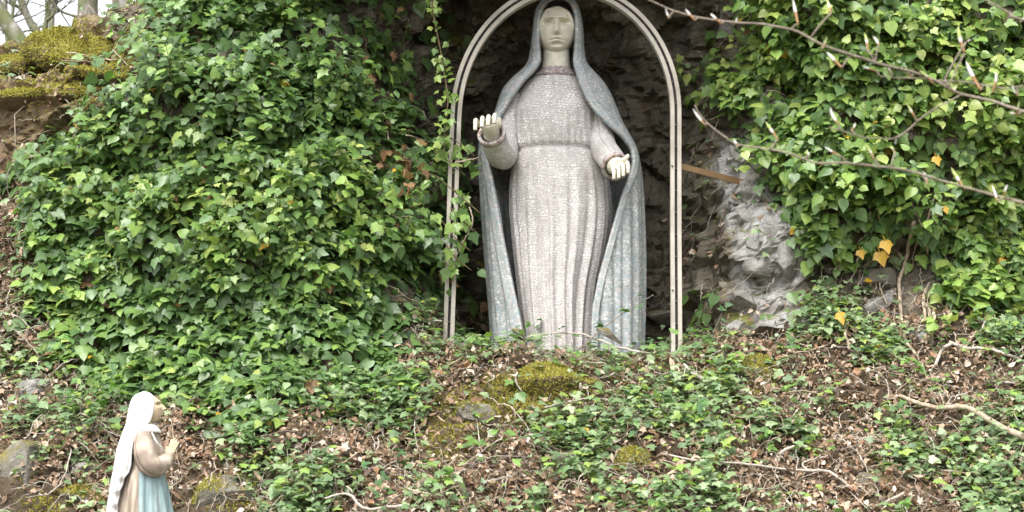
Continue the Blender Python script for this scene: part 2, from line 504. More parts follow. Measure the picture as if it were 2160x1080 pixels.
fac = facets(G1 * np.array((1, 1, 1.5)) + fbm(G1 * 2, 2, 5)[..., None] * .15, 3.0, 21) * .13 + facets(G1 * np.array((1, 1, 1.4)), 8.0, 41) * .045
soilb = facets(G1, 4.5, 71) * .05 + fbm(G1 * 14, 3, 31) * .02
disp = fac * rocky + soilb * (1 - rocky) * near + fbm(G1 * 22, 2, 51) * .012 * near + facets(G1, 17.0, 57) * .022 * rocky
# the shelf under the statue is level
shelf = np.exp(-((G[..., 0] - .27) / .5) ** 4) * np.exp(-((G[..., 1] - .0) / .45) ** 4) * (np.abs(G[..., 2]) < .25)
NS = grid_normals(G1)
if NS[NX // 2, sum(NSEG[:4])][2] < 0: NS = -NS
GV = G1 + NS * disp[..., None]
GV[..., 2] = GV[..., 2] * (1 - shelf) + (-.075) * shelf
idx = np.arange(NX * NR).reshape(NX, NR)
def quads(r0, r1):
    a = idx[:-1, r0:r1 - 1]; b = idx[1:, r0:r1 - 1]; c = idx[1:, r0 + 1:r1]; d = idx[:-1, r0 + 1:r1]
    return np.stack([a, b, c, d], -1).reshape(-1, 4)
ROWC = sum(NSEG[:7])
def sub_mesh(name, r0, r1, mat):
    V = GV[:, r0:r1].reshape(-1, 3)
    n = r1 - r0
    ii = np.arange(NX * n).reshape(NX, n)
    F = np.stack([ii[:-1, :-1], ii[1:, :-1], ii[1:, 1:], ii[:-1, 1:]], -1).reshape(-1, 4)
    return mesh_np(name, V, F, mat, name != 'cliff')
tag(link('ground', sub_mesh('ground', 0, ROWC + 1, M['soil'])), kind='structure')
cme = sub_mesh('cliff', ROWC, NR, M['cliff'])
cv = GV[:, ROWC:NR].reshape(-1, 3)
lz = fbm(cv * 3.1, 3, 141) * .16
pale = np.exp(-((cv[:, 0] - 1.38 + .12 * (cv[:, 2] - .5)) / (.2 + lz * .5)) ** 4) * np.clip((1.5 - cv[:, 2] + lz * 2) / .5, 0, 1)
pale = np.maximum(pale, .5 * np.exp(-((cv[:, 0] - 1.22) / .08) ** 4) * np.clip((1.7 - cv[:, 2]) / .5, 0, 1))
pa = cme.attributes.new('pale', 'FLOAT', 'POINT'); pa.data.foreach_set('value', np.clip(pale, 0, 1).astype(np.float32))
och = np.clip((-2.05 - cv[:, 0] + lz) / .25, 0, 1)
oa = cme.attributes.new('ochre', 'FLOAT', 'POINT'); oa.data.foreach_set('value', och.astype(np.float32))
tag(link('cliff', cme), kind='structure')
allq = quads(0, NR)
BV = BVHTree.FromPolygons([tuple(v) for v in GV.reshape(-1, 3).tolist()], allq.tolist())
def hit(px, py):
    d = Vector(ray(px, py)).normalized()
    h = BV.ray_cast(Vector((0, CAMY, CAMZ)), d)
    if h[0] is None: return None, None
    n = h[1] if h[1].dot(d) < 0 else -h[1]
    return np.array(h[0]), np.array(n)
def ground_z(x, y):
    h = BV.ray_cast(Vector((x, y, 30)), Vector((0, 0, -1)))
    return h[0].z if h[0] else 0
def snap(p):
    q = BV.find_nearest(Vector(p))
    n = q[1]
    if n.dot(Vector((0, CAMY, CAMZ)) - q[0]) < 0: n = -n
    return np.array(q[0]), np.array(n)

# ------------------------------------------------------------------ what grows where (60 px cells of the photograph, laid on the terrain)
# each row: (number of cells, kind); kinds: . open, I thick ivy, i flat ivy, j low dense ivy, s sparse ivy, d withered ivy, g creeping ivy, l litter, m moss, r bare rock
RUNS = [
 [(4, '.'), (1, 's'), (1, 'm'), (5, 'I'), (3, 'i'), (2, 's'), (8, '.'), (2, 'r'), (1, 's'), (9, 'I')],
 [(2, '.'), (3, 'm'), (1, 's'), (5, 'I'), (3, 'i'), (2, 's'), (8, '.'), (1, 'r'), (1, 's'), (10, 'I')],
 [(6, 'm'), (6, 'I'), (2, 'i'), (2, 's'), (8, '.'), (1, 's'), (11, 'I')],
 [(4, 'm'), (1, 's'), (8, 'I'), (1, 'i'), (1, 's'), (9, '.'), (1, 's'), (2, 'I'), (1, 's'), (8, 'I')],
 [(2, 'r'), (1, 's'), (11, 'I'), (1, 'i'), (1, 's'), (8, '.'), (1, 'r'), (2, 's'), (9, 'I')],
 [(1, 'r'), (13, 'I'), (2, 'i'), (8, '.'), (2, 'r'), (1, 's'), (9, 'I')],
 [(1, 'i'), (12, 'I'), (1, 'd'), (1, 'I'), (1, 'i'), (8, '.'), (3, 'r'), (1, 's'), (8, 'I')],
 [(1, 'l'), (12, 'I'), (1, 'd'), (1, 'I'), (2, 'i'), (7, '.'), (3, 'r'), (1, 's'), (3, 'I'), (2, 'i'), (1, 's'), (2, 'I')],
 [(1, 'l'), (14, 'I'), (1, 'i'), (8, '.'), (4, 'r'), (1, 'i'), (2, 'I'), (1, 'i'), (1, 's'), (3, 'I')],
 [(1, 'l'), (14, 'I'), (1, 'i'), (8, '.'), (4, 'r'), (1, 's'), (1, 'i'), (1, 's'), (1, 'r'), (1, 's'), (3, 'I')],
 [(1, 'l'), (11, 'I'), (1, 'j'), (3, 'i'), (8, '.'), (1, 's'), (3, 'r'), (2, 's'), (2, 'r'), (1, 's'), (3, 'I')],
 [(2, 'l'), (9, 'I'), (3, 'j'), (1, 'g'), (1, 'l'), (1, 'g'), (7, '.'), (1, 's'), (2, 'r'), (1, 's'), (2, 'g'), (3, 'l'), (2, 'I'), (1, 'g')],
 [(2, 'l'), (6, 'I'), (6, 'j'), (1, 'g'), (1, 'l'), (6, 'g'), (4, 'l'), (10, 'g')],
 [(2, 'g'), (1, 'l'), (11, 'j'), (3, 'g'), (5, 'm'), (3, 'l'), (1, 'g'), (1, 'm'), (9, 'g')],
 [(3, 'g'), (4, 'l'), (3, 'j'), (5, 'g'), (5, 'm'), (2, 'l'), (14, 'g')],
 [(2, 'g'), (6, 'l'), (5, 'g'), (2, 'l'), (2, 'm'), (12, 'g'), (2, 'l'), (5, 'g')],
 [(1, 'r'), (7, 'l'), (7, 'g'), (4, 'l'), (9, 'g'), (3, 'l'), (5, 'g')],
 [(1, 'r'), (1, 'm'), (1, 'r'), (3, 'l'), (3, 'm'), (1, 'l'), (6, 'g'), (3, 'l'), (9, 'g'), (3, 'l'), (5, 'g')]]
CELLS = [[k for n_, k in row for _ in range(n_)] for row in RUNS]
assert all(len(r) == 36 for r in CELLS)
def density(code_w, px, py):
    g = np.array([[code_w.get(c, 0.0) for c in r] for r in CELLS])
    u = np.clip(px / 60 - .5, 0, 34.999); v = np.clip(py / 60 - .5, 0, 16.999)
    i = u.astype(int); j = v.astype(int); fu = u - i; fv = v - j
    return g[j, i] * (1 - fu) * (1 - fv) + g[j, i + 1] * fu * (1 - fv) + g[j + 1, i] * (1 - fu) * fv + g[j + 1, i + 1] * fu * fv
Q = GV.reshape(-1, 3)[allq]
QC = Q.mean(1)
QA = .5 * np.linalg.norm(np.cross(Q[:, 2] - Q[:, 0], Q[:, 3] - Q[:, 1]), axis=1)
QN = NS.reshape(-1, 3)[allq].mean(1); QN = nrm(QN)
qpx, qpy, qd = project(QC)
jit = np.stack([QC[:, 0] * 2.4, QC[:, 1] * 2.4, QC[:, 2] * 2.4], -1)
qpx2 = qpx + fbm(jit, 3, 61) * 55; qpy2 = qpy + fbm(jit, 3, 62) * 55
QIN = (np.abs(QC[:, 0]) < 3.3) & (QC[:, 1] > -2.6) & (QC[:, 1] < 3.2) & (QC[:, 2] < 3.6)
def sample(code_w, extra=None, lim=None):
    """points per square metre given by the cell codes"""
    d = density(code_w, qpx2, qpy2) * QIN * QA
    if extra is not None: d = d * extra
    tot = d.sum()
    n = int(tot)
    f = RNG.choice(len(d), n, p=d / tot)
    a, b = RNG.random((n, 1)), RNG.random((n, 1))
    q = Q[f]
    p = q[:, 0] * (1 - a) * (1 - b) + q[:, 1] * a * (1 - b) + q[:, 2] * a * b + q[:, 3] * (1 - a) * b
    return p, QN[f], qpx2[f], qpy2[f]

# ------------------------------------------------------------------ leaves
def leaf_shape(outline, bend, fold, tw, petiole=.7, pw=.028):
    pts = [(x, y) for x, y in outline]
    left = [(-x, y) for x, y in reversed(outline[:-1])]
    ol = [(0.0, 0.02)] + pts + left
    ctr = [(0, .3)]
    A = np.array(ctr + ol, float)
    z = -bend * (A[:, 0] ** 2 * 1.2 + np.maximum(A[:, 1] - .25, 0) ** 2 * .6) + fold * np.abs(A[:, 0]) + tw * A[:, 0] * A[:, 1]
    V = [(a[0], a[1], zz) for a, zz in zip(A, z)]
    n = len(ol)
    F = [(0, 1 + i, 1 + (i + 1) % n) for i in range(n)]
    if petiole:
        o = len(V)
        V += [(-pw, .02, 0), (pw, .02, 0), (0, .02, -pw * 1.5), (-pw, -petiole * .55, -.06), (pw, -petiole * .55, -.06), (0, -petiole * .5, -.06 - pw * 1.5), (0, -petiole, -.2)]
        F += [(o, o + 1, o + 4), (o, o + 4, o + 3), (o + 1, o + 2, o + 5), (o + 1, o + 5, o + 4), (o + 2, o, o + 3), (o + 2, o + 3, o + 5), (o + 3, o + 4, o + 6), (o + 4, o + 5, o + 6), (o + 5, o + 3, o + 6)]
    return np.array(V, float), np.array(F, int)
IV5 = [(.16, -.17), (.42, -.12), (.37, .12), (.6, .34), (.29, .46), (.13, .8), (0, 1)]
IV3 = [(.2, -.13), (.38, -.02), (.42, .14), (.53, .3), (.3, .45), (.17, .72), (0, 1)]
HRT = [(.17, -.13), (.37, -.06), (.46, .14), (.42, .38), (.27, .62), (.12, .84), (0, 1)]
OVA = [(.16, -.05), (.3, .07), (.37, .25), (.34, .45), (.23, .66), (.1, .86), (0, 1)]
IVY = [leaf_shape(IV5, .35, .12, .1), leaf_shape(IV5, .5, -.1, -.12), leaf_shape(IV3, .45, .2, .12), leaf_shape(IV3, .3, -.15, -.1),
       leaf_shape(HRT, .5, .18, .15), leaf_shape(HRT, .35, -.12, -.15), leaf_shape(OVA, .55, .25, .1)]
OAK = [(.07, .02), (.15, .16), (.12, .24), (.22, .38), (.18, .47), (.25, .62), (.18, .76), (.1, .93), (0, 1)]
BEE = [(.12, .06), (.23, .2), (.29, .42), (.26, .62), (.16, .82), (.06, .95), (0, 1)]
DEAD = [leaf_shape(OAK, 1.6, .5, .4, .18, .015), leaf_shape(OAK, -1.3, .3, -.6, .18, .015), leaf_shape(BEE, 2.2, .9, .5, .15, .015), leaf_shape(BEE, .6, 1.0, -.7, .15, .015), leaf_shape(BEE, -1.6, -.2, .5, .15, .015),
        leaf_shape(IV5, 1.2, .6, .5, .3, .02), leaf_shape(HRT, 1.5, .9, -.6, .4, .02)]
BRA = [leaf_shape([(.12, .02), (.27, .16), (.25, .22), (.33, .36), (.27, .44), (.25, .62), (.12, .82), (0, 1)], .35, .25, .1, .25, .02), leaf_shape(OVA, .4, .2, -.1, .25, .02)]
IVY_T = np.array([(.022, .07, .02), (.03, .09, .024), (.042, .115, .028), (.055, .14, .03), (.075, .17, .036), (.1, .21, .045), (.125, .225, .055), (.155, .25, .075), (.05, .125, .05),
                  (.5, .3, .03), (.28, .17, .085), (.2, .115, .06)])
IVY_T = np.vstack([IVY_T, [(.13, .2, .1), (.17, .25, .12), (.22, .3, .15), (.28, .36, .2)]])      # creeping leaves, with haze and glare put into their pale tints
IVY_T[:9] = IVY_T[:9] * np.array((1.95, 1.46, 1.3)) + np.array((.028, .026, .02))
DEAD_T = np.array([(.17, .105, .065), (.25, .16, .105), (.34, .235, .165), (.43, .32, .24), (.5, .41, .33), (.1, .065, .045), (.26, .14, .08), (.56, .48, .4)]) * .98
BRA_T = np.array([(.1, .2, .05), (.15, .27, .06), (.2, .33, .08), (.07, .15, .06), (.1, .17, .08)])
MOSS_T = np.array([(.17, .16, .03), (.27, .25, .05), (.36, .33, .075), (.1, .09, .02), (.19, .13, .045)]) * 1.25
class Leaves:
    def __init__(s, shapes, tints, mat):
        s.sh, s.ti, s.mat = shapes, tints, mat
        s.rec = []
        s.cache = {}
    def add(s, pos, nor, tip, size, shape, tint, grp=0):
        n = len(pos)
        N = nrm(nor)
        Y = np.asarray(tip, float)
        Y = nrm(Y - N * (Y * N).sum(-1, keepdims=True))
        X = np.cross(Y, N)
        s.rec.append((np.asarray(pos, float), X, Y, N, np.broadcast_to(size, (n,)), np.broadcast_to(shape, (n,)), np.broadcast_to(tint, (n,)), np.broadcast_to(grp, (n,))))
    def done(s):
        s.pos, s.X, s.Y, s.N, s.size, s.shape, s.tint, s.grp = [np.concatenate([r[i] for r in s.rec]) for i in range(8)]
    def stuff_mesh(s, name, mask):
        Vs, Fs, Ts, o = [], [], [], 0
        for k, (pv, pf) in enumerate(s.sh):
            m = np.where(mask & (s.shape == k))[0]
            if not len(m): continue
            v = s.size[m, None, None] * (pv[None, :, 0:1] * s.X[m, None] + pv[None, :, 1:2] * s.Y[m, None] + pv[None, :, 2:3] * s.N[m, None]) + s.pos[m, None]
            f = pf[None] + (np.arange(len(m)) * len(pv))[:, None, None] + o
            t = np.repeat(s.ti[s.tint[m]] * (1 + (RNG.random((len(m), 1)) - .5) * .3), len(pv), 0)
            Vs.append(v.reshape(-1, 3)); Fs.append(f.reshape(-1, 3)); Ts.append(t)
            o += len(m) * len(pv)
        return mesh_np(name, np.vstack(Vs), np.vstack(Fs), s.mat, True, None, np.vstack(Ts))
    def unit(s, k, t):
        if (k, t) not in s.cache:
            pv, pf = s.sh[k]
            s.cache[(k, t)] = mesh_np('leaf', pv, pf, s.mat, True, None, np.repeat(s.ti[t][None], len(pv), 0))
        return s.cache[(k, t)]
    def single(s, i, name, parent=None):
        o = bpy.data.objects.new(name, s.unit(int(s.shape[i]), int(s.tint[i])))
        COL.objects.link(o)
        m = Matrix(((s.X[i][0], s.Y[i][0], s.N[i][0]), (s.X[i][1], s.Y[i][1], s.N[i][1]), (s.X[i][2], s.Y[i][2], s.N[i][2])))
        p = Vector(s.pos[i])
        if parent is not None:
            o.parent = parent
            p = p - Vector(parent.location) - (Vector(parent.parent.location) if parent.parent else Vector((0, 0, 0)))
        o.matrix_basis = Matrix.LocRotScale(p, m.to_quaternion(), Vector([float(s.size[i])] * 3))
        return o
def seen_area(sets):
    """how many cells of a coarse picture each leaf fills, nearest leaf first"""
    Wd, Hd = 720, 360
    buf = np.full((Hd, Wd), -1, int)
    P = np.vstack([s.pos + s.Y * s.size[:, None] * .35 for s in sets]); N = np.vstack([s.N for s in sets]); sz = np.concatenate([s.size for s in sets])
    px, py, dep = project(P)
    face = np.abs((nrm(P - np.array((0, CAMY, CAMZ))) * N).sum(1))
    cnt = np.zeros(len(P), int)
    rad = .42 * sz * np.sqrt(np.maximum(face, .1)) * FPX / dep / 3
    for i in np.argsort(dep):
        x, y, r = px[i] / 3, py[i] / 3, rad[i]
        x0, x1, y0, y1 = int(max(x - r, 0)), int(min(x + r + 1, Wd)), int(max(y - r, 0)), int(min(y + r + 1, Hd))
        if x0 >= x1 or y0 >= y1: continue
        sub = buf[y0:y1, x0:x1]
        fr = sub < 0
        cnt[i] = fr.sum()
        sub[fr] = i
    out, o = [], 0
    for s in sets:
        out.append(cnt[o:o + len(s.pos)]); o += len(s.pos)
    return out
rn = lambda n: RNG.normal(size=(n, 3))
UP = np.array((0, 0, 1.0)); FRONT = np.array((0, -1.0, 0))

ivy = Leaves(IVY, IVY_T, M['leaf'])
stems = {0: Soup(), 1: Soup(), 2: Soup(), 3: Soup()}
def grow_clumps(p, n, grp, nleaf, lenr, szr, tintp, tints, shapes, stem_every=2):
    """ivy shoots: each grows out from the rock and turns to the light, leaves set round it"""
    k = len(p)
    bil = np.clip(.45 + fbm(p * 3.4, 3, 81 + grp) * 1.8, 0.0, 1.4)
    L = (lenr[0] + (lenr[1] - lenr[0]) * RNG.random(k)) * (.35 + bil)
    L = L * np.interp(p[:, 2], [-.35, .15, .6], [.3, .6, 1.0])
    s0 = nrm(n * .9 + FRONT * .3 + rn(k) * .35)
    s1 = nrm(s0 + UP * .55 + rn(k) * .35)
    cl_t = RNG.integers(0, 1000, k)
    light = fbm(p * 1.7, 2, 91 + grp)
    for j in range(nleaf):
        t = (.25 + .75 * (j + RNG.random(k)) / nleaf)[:, None]
        c = p + (s0 * t + (s1 - s0) * t * t * .5) * L[:, None]
        ang = j * 2.4 + RNG.random(k) * .9
        side = nrm(np.cross(s1, rn(k) * .2 + UP)); oth = np.cross(s1, side)
        out = side * np.cos(ang)[:, None] + oth * np.sin(ang)[:, None]
        size = (szr[0] + (szr[1] - szr[0]) * RNG.random(k) ** 1.25) * (1.1 - .35 * t[:, 0] * RNG.random(k))
        pet = nrm(out + s1 * .5 + FRONT * .25)
        pos = c + pet * (size * .75)[:, None]
        nor = nrm(UP * .62 + s0 * .55 + FRONT * .2 + rn(k) * .38)
        tip = nrm(pet + np.array((0, -.1, -.55)) + rn(k) * .25)
        ti = np.array([tints[i] for i in RNG.choice(len(tints), k, p=tintp)])
        # young leaves at the shoot tip are often paler; clump tone varies by noise
        ti = np.where((t[:, 0] > .85) & (ti < 7) & (RNG.random(k) < .6), ti + 1, ti)
        ti = np.where((light < -.15) & (ti > 0) & (ti < 8), ti - 1, ti)
        ti = np.where((light > .12) & (ti < 7), ti + 1, ti)
        ti = np.where((cl_t < 150) & (ti < 7), ti + 1, np.where((cl_t > 820) & (ti > 0) & (ti < 8), ti - 1, ti))
        ivy.add(pos, nor, tip, size, np.array(shapes)[RNG.integers(0, len(shapes), k)], ti, grp)
    for i in range(0, k, stem_every):
        tt = np.linspace(0, 1, 4)[:, None]
        stems[grp].add(tube_arrays(p[i] - n[i] * .02 + (s0[i] * tt + (s1[i] - s0[i]) * tt * tt * .5) * L[i], np.linspace(.0035, .0015, 4), 3, False))
def wall_leaves(p, n, grp, szr, tints, tintp, shapes, off=(.015, .07), upw=.3, jit=.35):
    k = len(p)
    pos = p + n * (off[0] + (off[1] - off[0]) * RNG.random((k, 1)))
    nor = nrm(n * .8 + FRONT * .15 + UP * upw + rn(k) * jit)
    tip = nrm(np.array((0, -.3, -1.0)) + rn(k) * .55)
    size = szr[0] + (szr[1] - szr[0]) * RNG.random(k) ** 1.4
    ti = np.array([tints[i] for i in RNG.choice(len(tints), k, p=tintp)])
    ivy.add(pos, nor, tip, size, np.array(shapes)[RNG.integers(0, len(shapes), k)], ti, grp)
LT, LP = [1, 2, 3, 4, 5, 6, 7, 8, 9, 10], [.14, .22, .22, .16, .09, .035, .006, .122, .004, .003]
RT, RP = [2, 3, 4, 5, 6, 7, 8, 9, 10], [.08, .16, .25, .24, .145, .055, .062, .004, .004]
p, n, px, py = sample({'I': 260, 'i': 3, 'd': 8, 'j': 190})
lm = px < 1100
nz_ = fbm(p * 1.9, 3, 77)
keep = nz_ > -.3
p, n, px, py, lm = p[keep], n[keep], px[keep], py[keep], lm[keep]
grow_clumps(p[lm], n[lm], 0, 9, (.06, .3), (.024, .07), LP, LT, [0, 1, 2, 2, 3, 4, 4, 5, 6])
grow_clumps(p[~lm], n[~lm], 1, 8, (.05, .25), (.028, .076), RP, RT, [2, 3, 4, 4, 5, 5, 6, 0])
p, n, px, py = sample({'I': 430, 'j': 500, 'i': 260, 'd': 90, 's': 110, 'm': 6})
lm = px < 1100
wall_leaves(p[lm], n[lm], 0, (.045, .095), [0, 1, 2, 3, 4, 8, 11], [.2, .26, .22, .14, .05, .11, .02], [0, 1, 2, 3, 4, 5])
wall_leaves(p[~lm], n[~lm], 1, (.045, .085), [1, 2, 3, 4, 5, 8, 9], [.16, .225, .225, .185, .11, .09, .005], [0, 2, 3, 4, 5])
# withered leaves caught in the left curtain
p, n, px, py = sample({'d': 420, 'i': 12})
wall_leaves(p, n, 0, (.04, .065), [10, 11, 2], [.5, .3, .2], [0, 3, 5], (.05, .22), .1, .6)
# ivy creeping over the bank
gp, gn, px, py = sample({'g': 2900, 'l': 600, 'm': 80, 'r': 60, 's': 90}, extra=np.clip(.5 + fbm(QC * 3.2, 3, 101) * 3.6, .05, 1.5))
k = len(gp)
hgt = .015 + RNG.random((k, 1)) ** 2 * .11
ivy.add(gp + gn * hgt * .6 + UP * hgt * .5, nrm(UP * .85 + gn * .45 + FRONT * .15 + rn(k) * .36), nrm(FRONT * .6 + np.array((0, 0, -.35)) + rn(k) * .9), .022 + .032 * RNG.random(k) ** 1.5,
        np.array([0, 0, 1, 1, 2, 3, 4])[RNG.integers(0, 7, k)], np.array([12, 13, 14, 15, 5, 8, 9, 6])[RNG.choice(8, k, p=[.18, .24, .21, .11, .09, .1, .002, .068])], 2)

# the hanging strand beside the arch
strand_pts = spline([W(a, b, -.32) for a, b in [(905, -140), (911, 0), (918, 50), (930, 110), (938, 160), (945, 210), (940, 250), (938, 300), (936, 325)]], 40)
strand_root, _ = snap(strand_pts[0])
stems[3].add(tube_arrays(strand_pts, np.linspace(.006, .0025, 40), 5))
idx_s = RNG.integers(4, 40, 62)
ps = strand_pts[idx_s] + rn(62) * np.array((.028, .02, .012))
ivy.add(ps, nrm(FRONT + UP * .5 + rn(62) * .4), nrm(np.array((0, -.2, -1)) + rn(62) * .6), .026 + .026 * RNG.random(62), RNG.integers(0, 4, 62), np.array([3, 4, 5, 6])[RNG.integers(0, 4, 62)], 3)
k = 48
hp_ = np.array([W(a, b, -.3 + RNG.normal() * .05) for a, b in zip(RNG.normal(962, 26, k), 290 + 300 * RNG.random(k))])
ivy.add(hp_, nrm(FRONT + UP * .45 + rn(k) * .4), nrm(np.array((0, -.2, -1)) + rn(k) * .5), .035 + .04 * RNG.random(k), RNG.integers(0, 6, k), np.array([1, 2, 3, 4, 5])[RNG.integers(0, 5, k)], 0)
for j in range(7):
    x0 = RNG.normal(955, 25)
    stems[0].add(tube_arrays(spline([W(x0 - 40, 285 + 35 * j, -.2), W(x0 - 10, 300 + 40 * j, -.3), W(x0 + 25, 330 + 40 * j, -.31)], 10), .003, 4))
for a, b, sz in ((1836, 512, .075), (1828, 536, .085), (1812, 525, .055), (1758, 660, .065), (1965, 355, .055), (1985, 452, .04)):
    h_, n_ = hit(a, b)
    ivy.add(np.array([h_ + n_ * .09 + FRONT * .09]), np.array([FRONT + UP * .3]), np.array([(.2, -.1, -1.0)]), np.array([sz]), np.array([3]), np.array([9]), 1 if b < 700 else 2)
ivy.done()

# fallen leaves
dead = Leaves(DEAD, DEAD_T, M['deadleaf'])
dp, dn, px, py = sample({'l': 4600, 'g': 2400, 'm': 260, 'I': 40, 'i': 60, 'r': 160, 's': 120, 'd': 200}, extra=np.where(QN[:, 2] > .12, 1, .12))
k = len(dp)
dead.add(dp + dn * (.012 + .035 * RNG.random((k, 1)) ** 2), nrm(dn * .9 + UP * .4 + rn(k) * .6), rn(k), .014 + .034 * RNG.random(k) ** 2.6, RNG.choice(7, k, p=[.2, .14, .2, .16, .16, .08, .06]), RNG.choice(8, k, p=[.14, .2, .2, .13, .07, .13, .06, .07]))
dead.done()
vis_ivy, vis_dead = seen_area([ivy, dead])

MARKS = [(1180, 800, 'on the broad mossy boulder'), (1000, 870, 'by the grey rock left of the mossy boulder'), (1592, 790, 'by the rounded mossy brown rock'), (1430, 740, 'at the right foot of the arch'), (945, 760, 'at the left foot of the arch'),
 (1180, 750, 'at the hem of the mosaic statue'), (1860, 650, 'by the tilted pale slab'), (2030, 880, 'under the thick bare branch'), (2060, 760, 'by the pale peeled branch'), (1650, 1005, 'beside the long thin pale branch'), (1850, 1015, 'by the half buried flat stone'),
 (60, 970, 'on the rocks behind the kneeling girl'), (200, 900, 'behind the white veil of the girl'), (420, 950, 'before the joined hands of the girl'), (300, 760, 'under the left ivy curtain above the girl'), (620, 830, 'under the middle of the left ivy curtain'), (60, 650, 'at the far left edge of the ivy curtain'),
 (770, 1060, 'by the white dry branch at the bank foot'), (1180, 1000, 'on the low weathered rock face'), (1500, 900, 'on the slope below the mossy brown rock'), (780, 900, 'on the slope between the girl and the boulder'), (1600, 640, 'by the pale limestone edge'), (2100, 1040, 'at the bank foot below the thick bare branch'), (1420, 1030, 'at the bank foot below the mosaic statue'), (620, 1000, 'at the bank foot right of the girl'), (1720, 850, 'in the ivy between the brown rock and the thick branch')]
MK = np.array([(a, b) for a, b, _ in MARKS], float)
def where(P):
    a, b, _ = project(np.asarray(P, float))
    return MARKS[int(np.argmin((MK[:, 0] - a) ** 2 + ((MK[:, 1] - b) * 1.4) ** 2))][2]
# ------------------------------------------------------------------ lofted figures
def loft(rings, cap=(True, True)):
    n = len(rings[0])
    V = [p for r in rings for p in r]
    F = [(i * n + s, i * n + (s + 1) % n, (i + 1) * n + (s + 1) % n, (i + 1) * n + s) for i in range(len(rings) - 1) for s in range(n)]
    for c, i in zip(cap, (0, len(rings) - 1)):
        if c:
            V.append(np.mean(rings[i], 0)); a = len(V) - 1
            for s in range(n):
                q = (i * n + s, i * n + (s + 1) % n)
                F.append((a, q[1], q[0]) if i == 0 else (a, q[0], q[1]))
    return V, F
def itp(tab, x):
    a = np.array(tab, float)
    xs_ = a[:, 0]
    # smooth interpolation through the table
    f = [np.interp(x, xs_, a[:, j]) for j in range(1, a.shape[1])]
    return f
def smooth_rows(tab, step):
    a = np.array(tab, float)
    y = np.arange(a[0, 0], a[-1, 0] + .01, step)
    o = np.stack([np.interp(y, a[:, 0], a[:, j]) for j in range(1, a.shape[1])], -1)
    k = 3
    for _ in range(3):
        pad = np.pad(o, ((1, 1), (0, 0)), 'edge')
        o[1:-1] = ((pad[:-2] + pad[1:-1] * 2 + pad[2:]) / 4)[1:-1]
    return y, o
def open_sheet(rows, ncol, disp=None):
    """rows: origin, width axis, front axis, half width, half depth, start and end angle; returns V, F, uv"""
    V, UVs = [], []
    for i, (o, wv, fv, a, b, t0, t1) in enumerate(rows):
        th = np.linspace(t0, t1, ncol)
        P = o + np.outer(np.cos(th) * a, wv) + np.outer(np.sin(th) * b, fv)
        if disp is not None:
            P = P + (np.outer(np.cos(th), wv) + np.outer(np.sin(th), fv)) * disp(th, i)[:, None]
        u = np.concatenate([[0], np.cumsum(np.linalg.norm(np.diff(P, axis=0), axis=1))])
        V.extend(P); UVs.extend(np.stack([u - u[-1] / 2, P[:, 2]], -1))
    n = len(rows)
    F = [(i * ncol + s, i * ncol + s + 1, (i + 1) * ncol + s + 1, (i + 1) * ncol + s) for i in range(n - 1) for s in range(ncol - 1)]
    return np.array(V), F, np.array(UVs)
def thick(o, t, off=0.0):
    m = o.modifiers.new('t', 'SOLIDIFY'); m.thickness = t; m.offset = off
    apply_mods(o)
def tube_uv(pts, radii, sides=28, squash=(1, 1), wob=None):
    pts = np.asarray(pts, float); n = len(pts)
    T = nrm(np.gradient(pts, axis=0))
    A = nrm(np.cross(T[0], (0.2, 0.1, 1.0)))
    V, UVs, v = [], [], 0
    for i in range(n):
        A = nrm(A - T[i] * np.dot(A, T[i])); B = np.cross(T[i], A)
        if i: v += np.linalg.norm(pts[i] - pts[i - 1])
        for s in range(sides + 1):
            an = 2 * math.pi * s / sides
            r = radii[i] * (1 + (wob(an, i / (n - 1)) if wob else 0))
            V.append(pts[i] + r * (math.cos(an) * A * squash[0] + math.sin(an) * B * squash[1]))
            UVs.append((an * radii[i], v))
    k = sides + 1
    F = [(i * k + s, i * k + s + 1, (i + 1) * k + s + 1, (i + 1) * k + s) for i in range(n - 1) for s in range(sides)]
    return np.array(V), F, np.array(UVs)

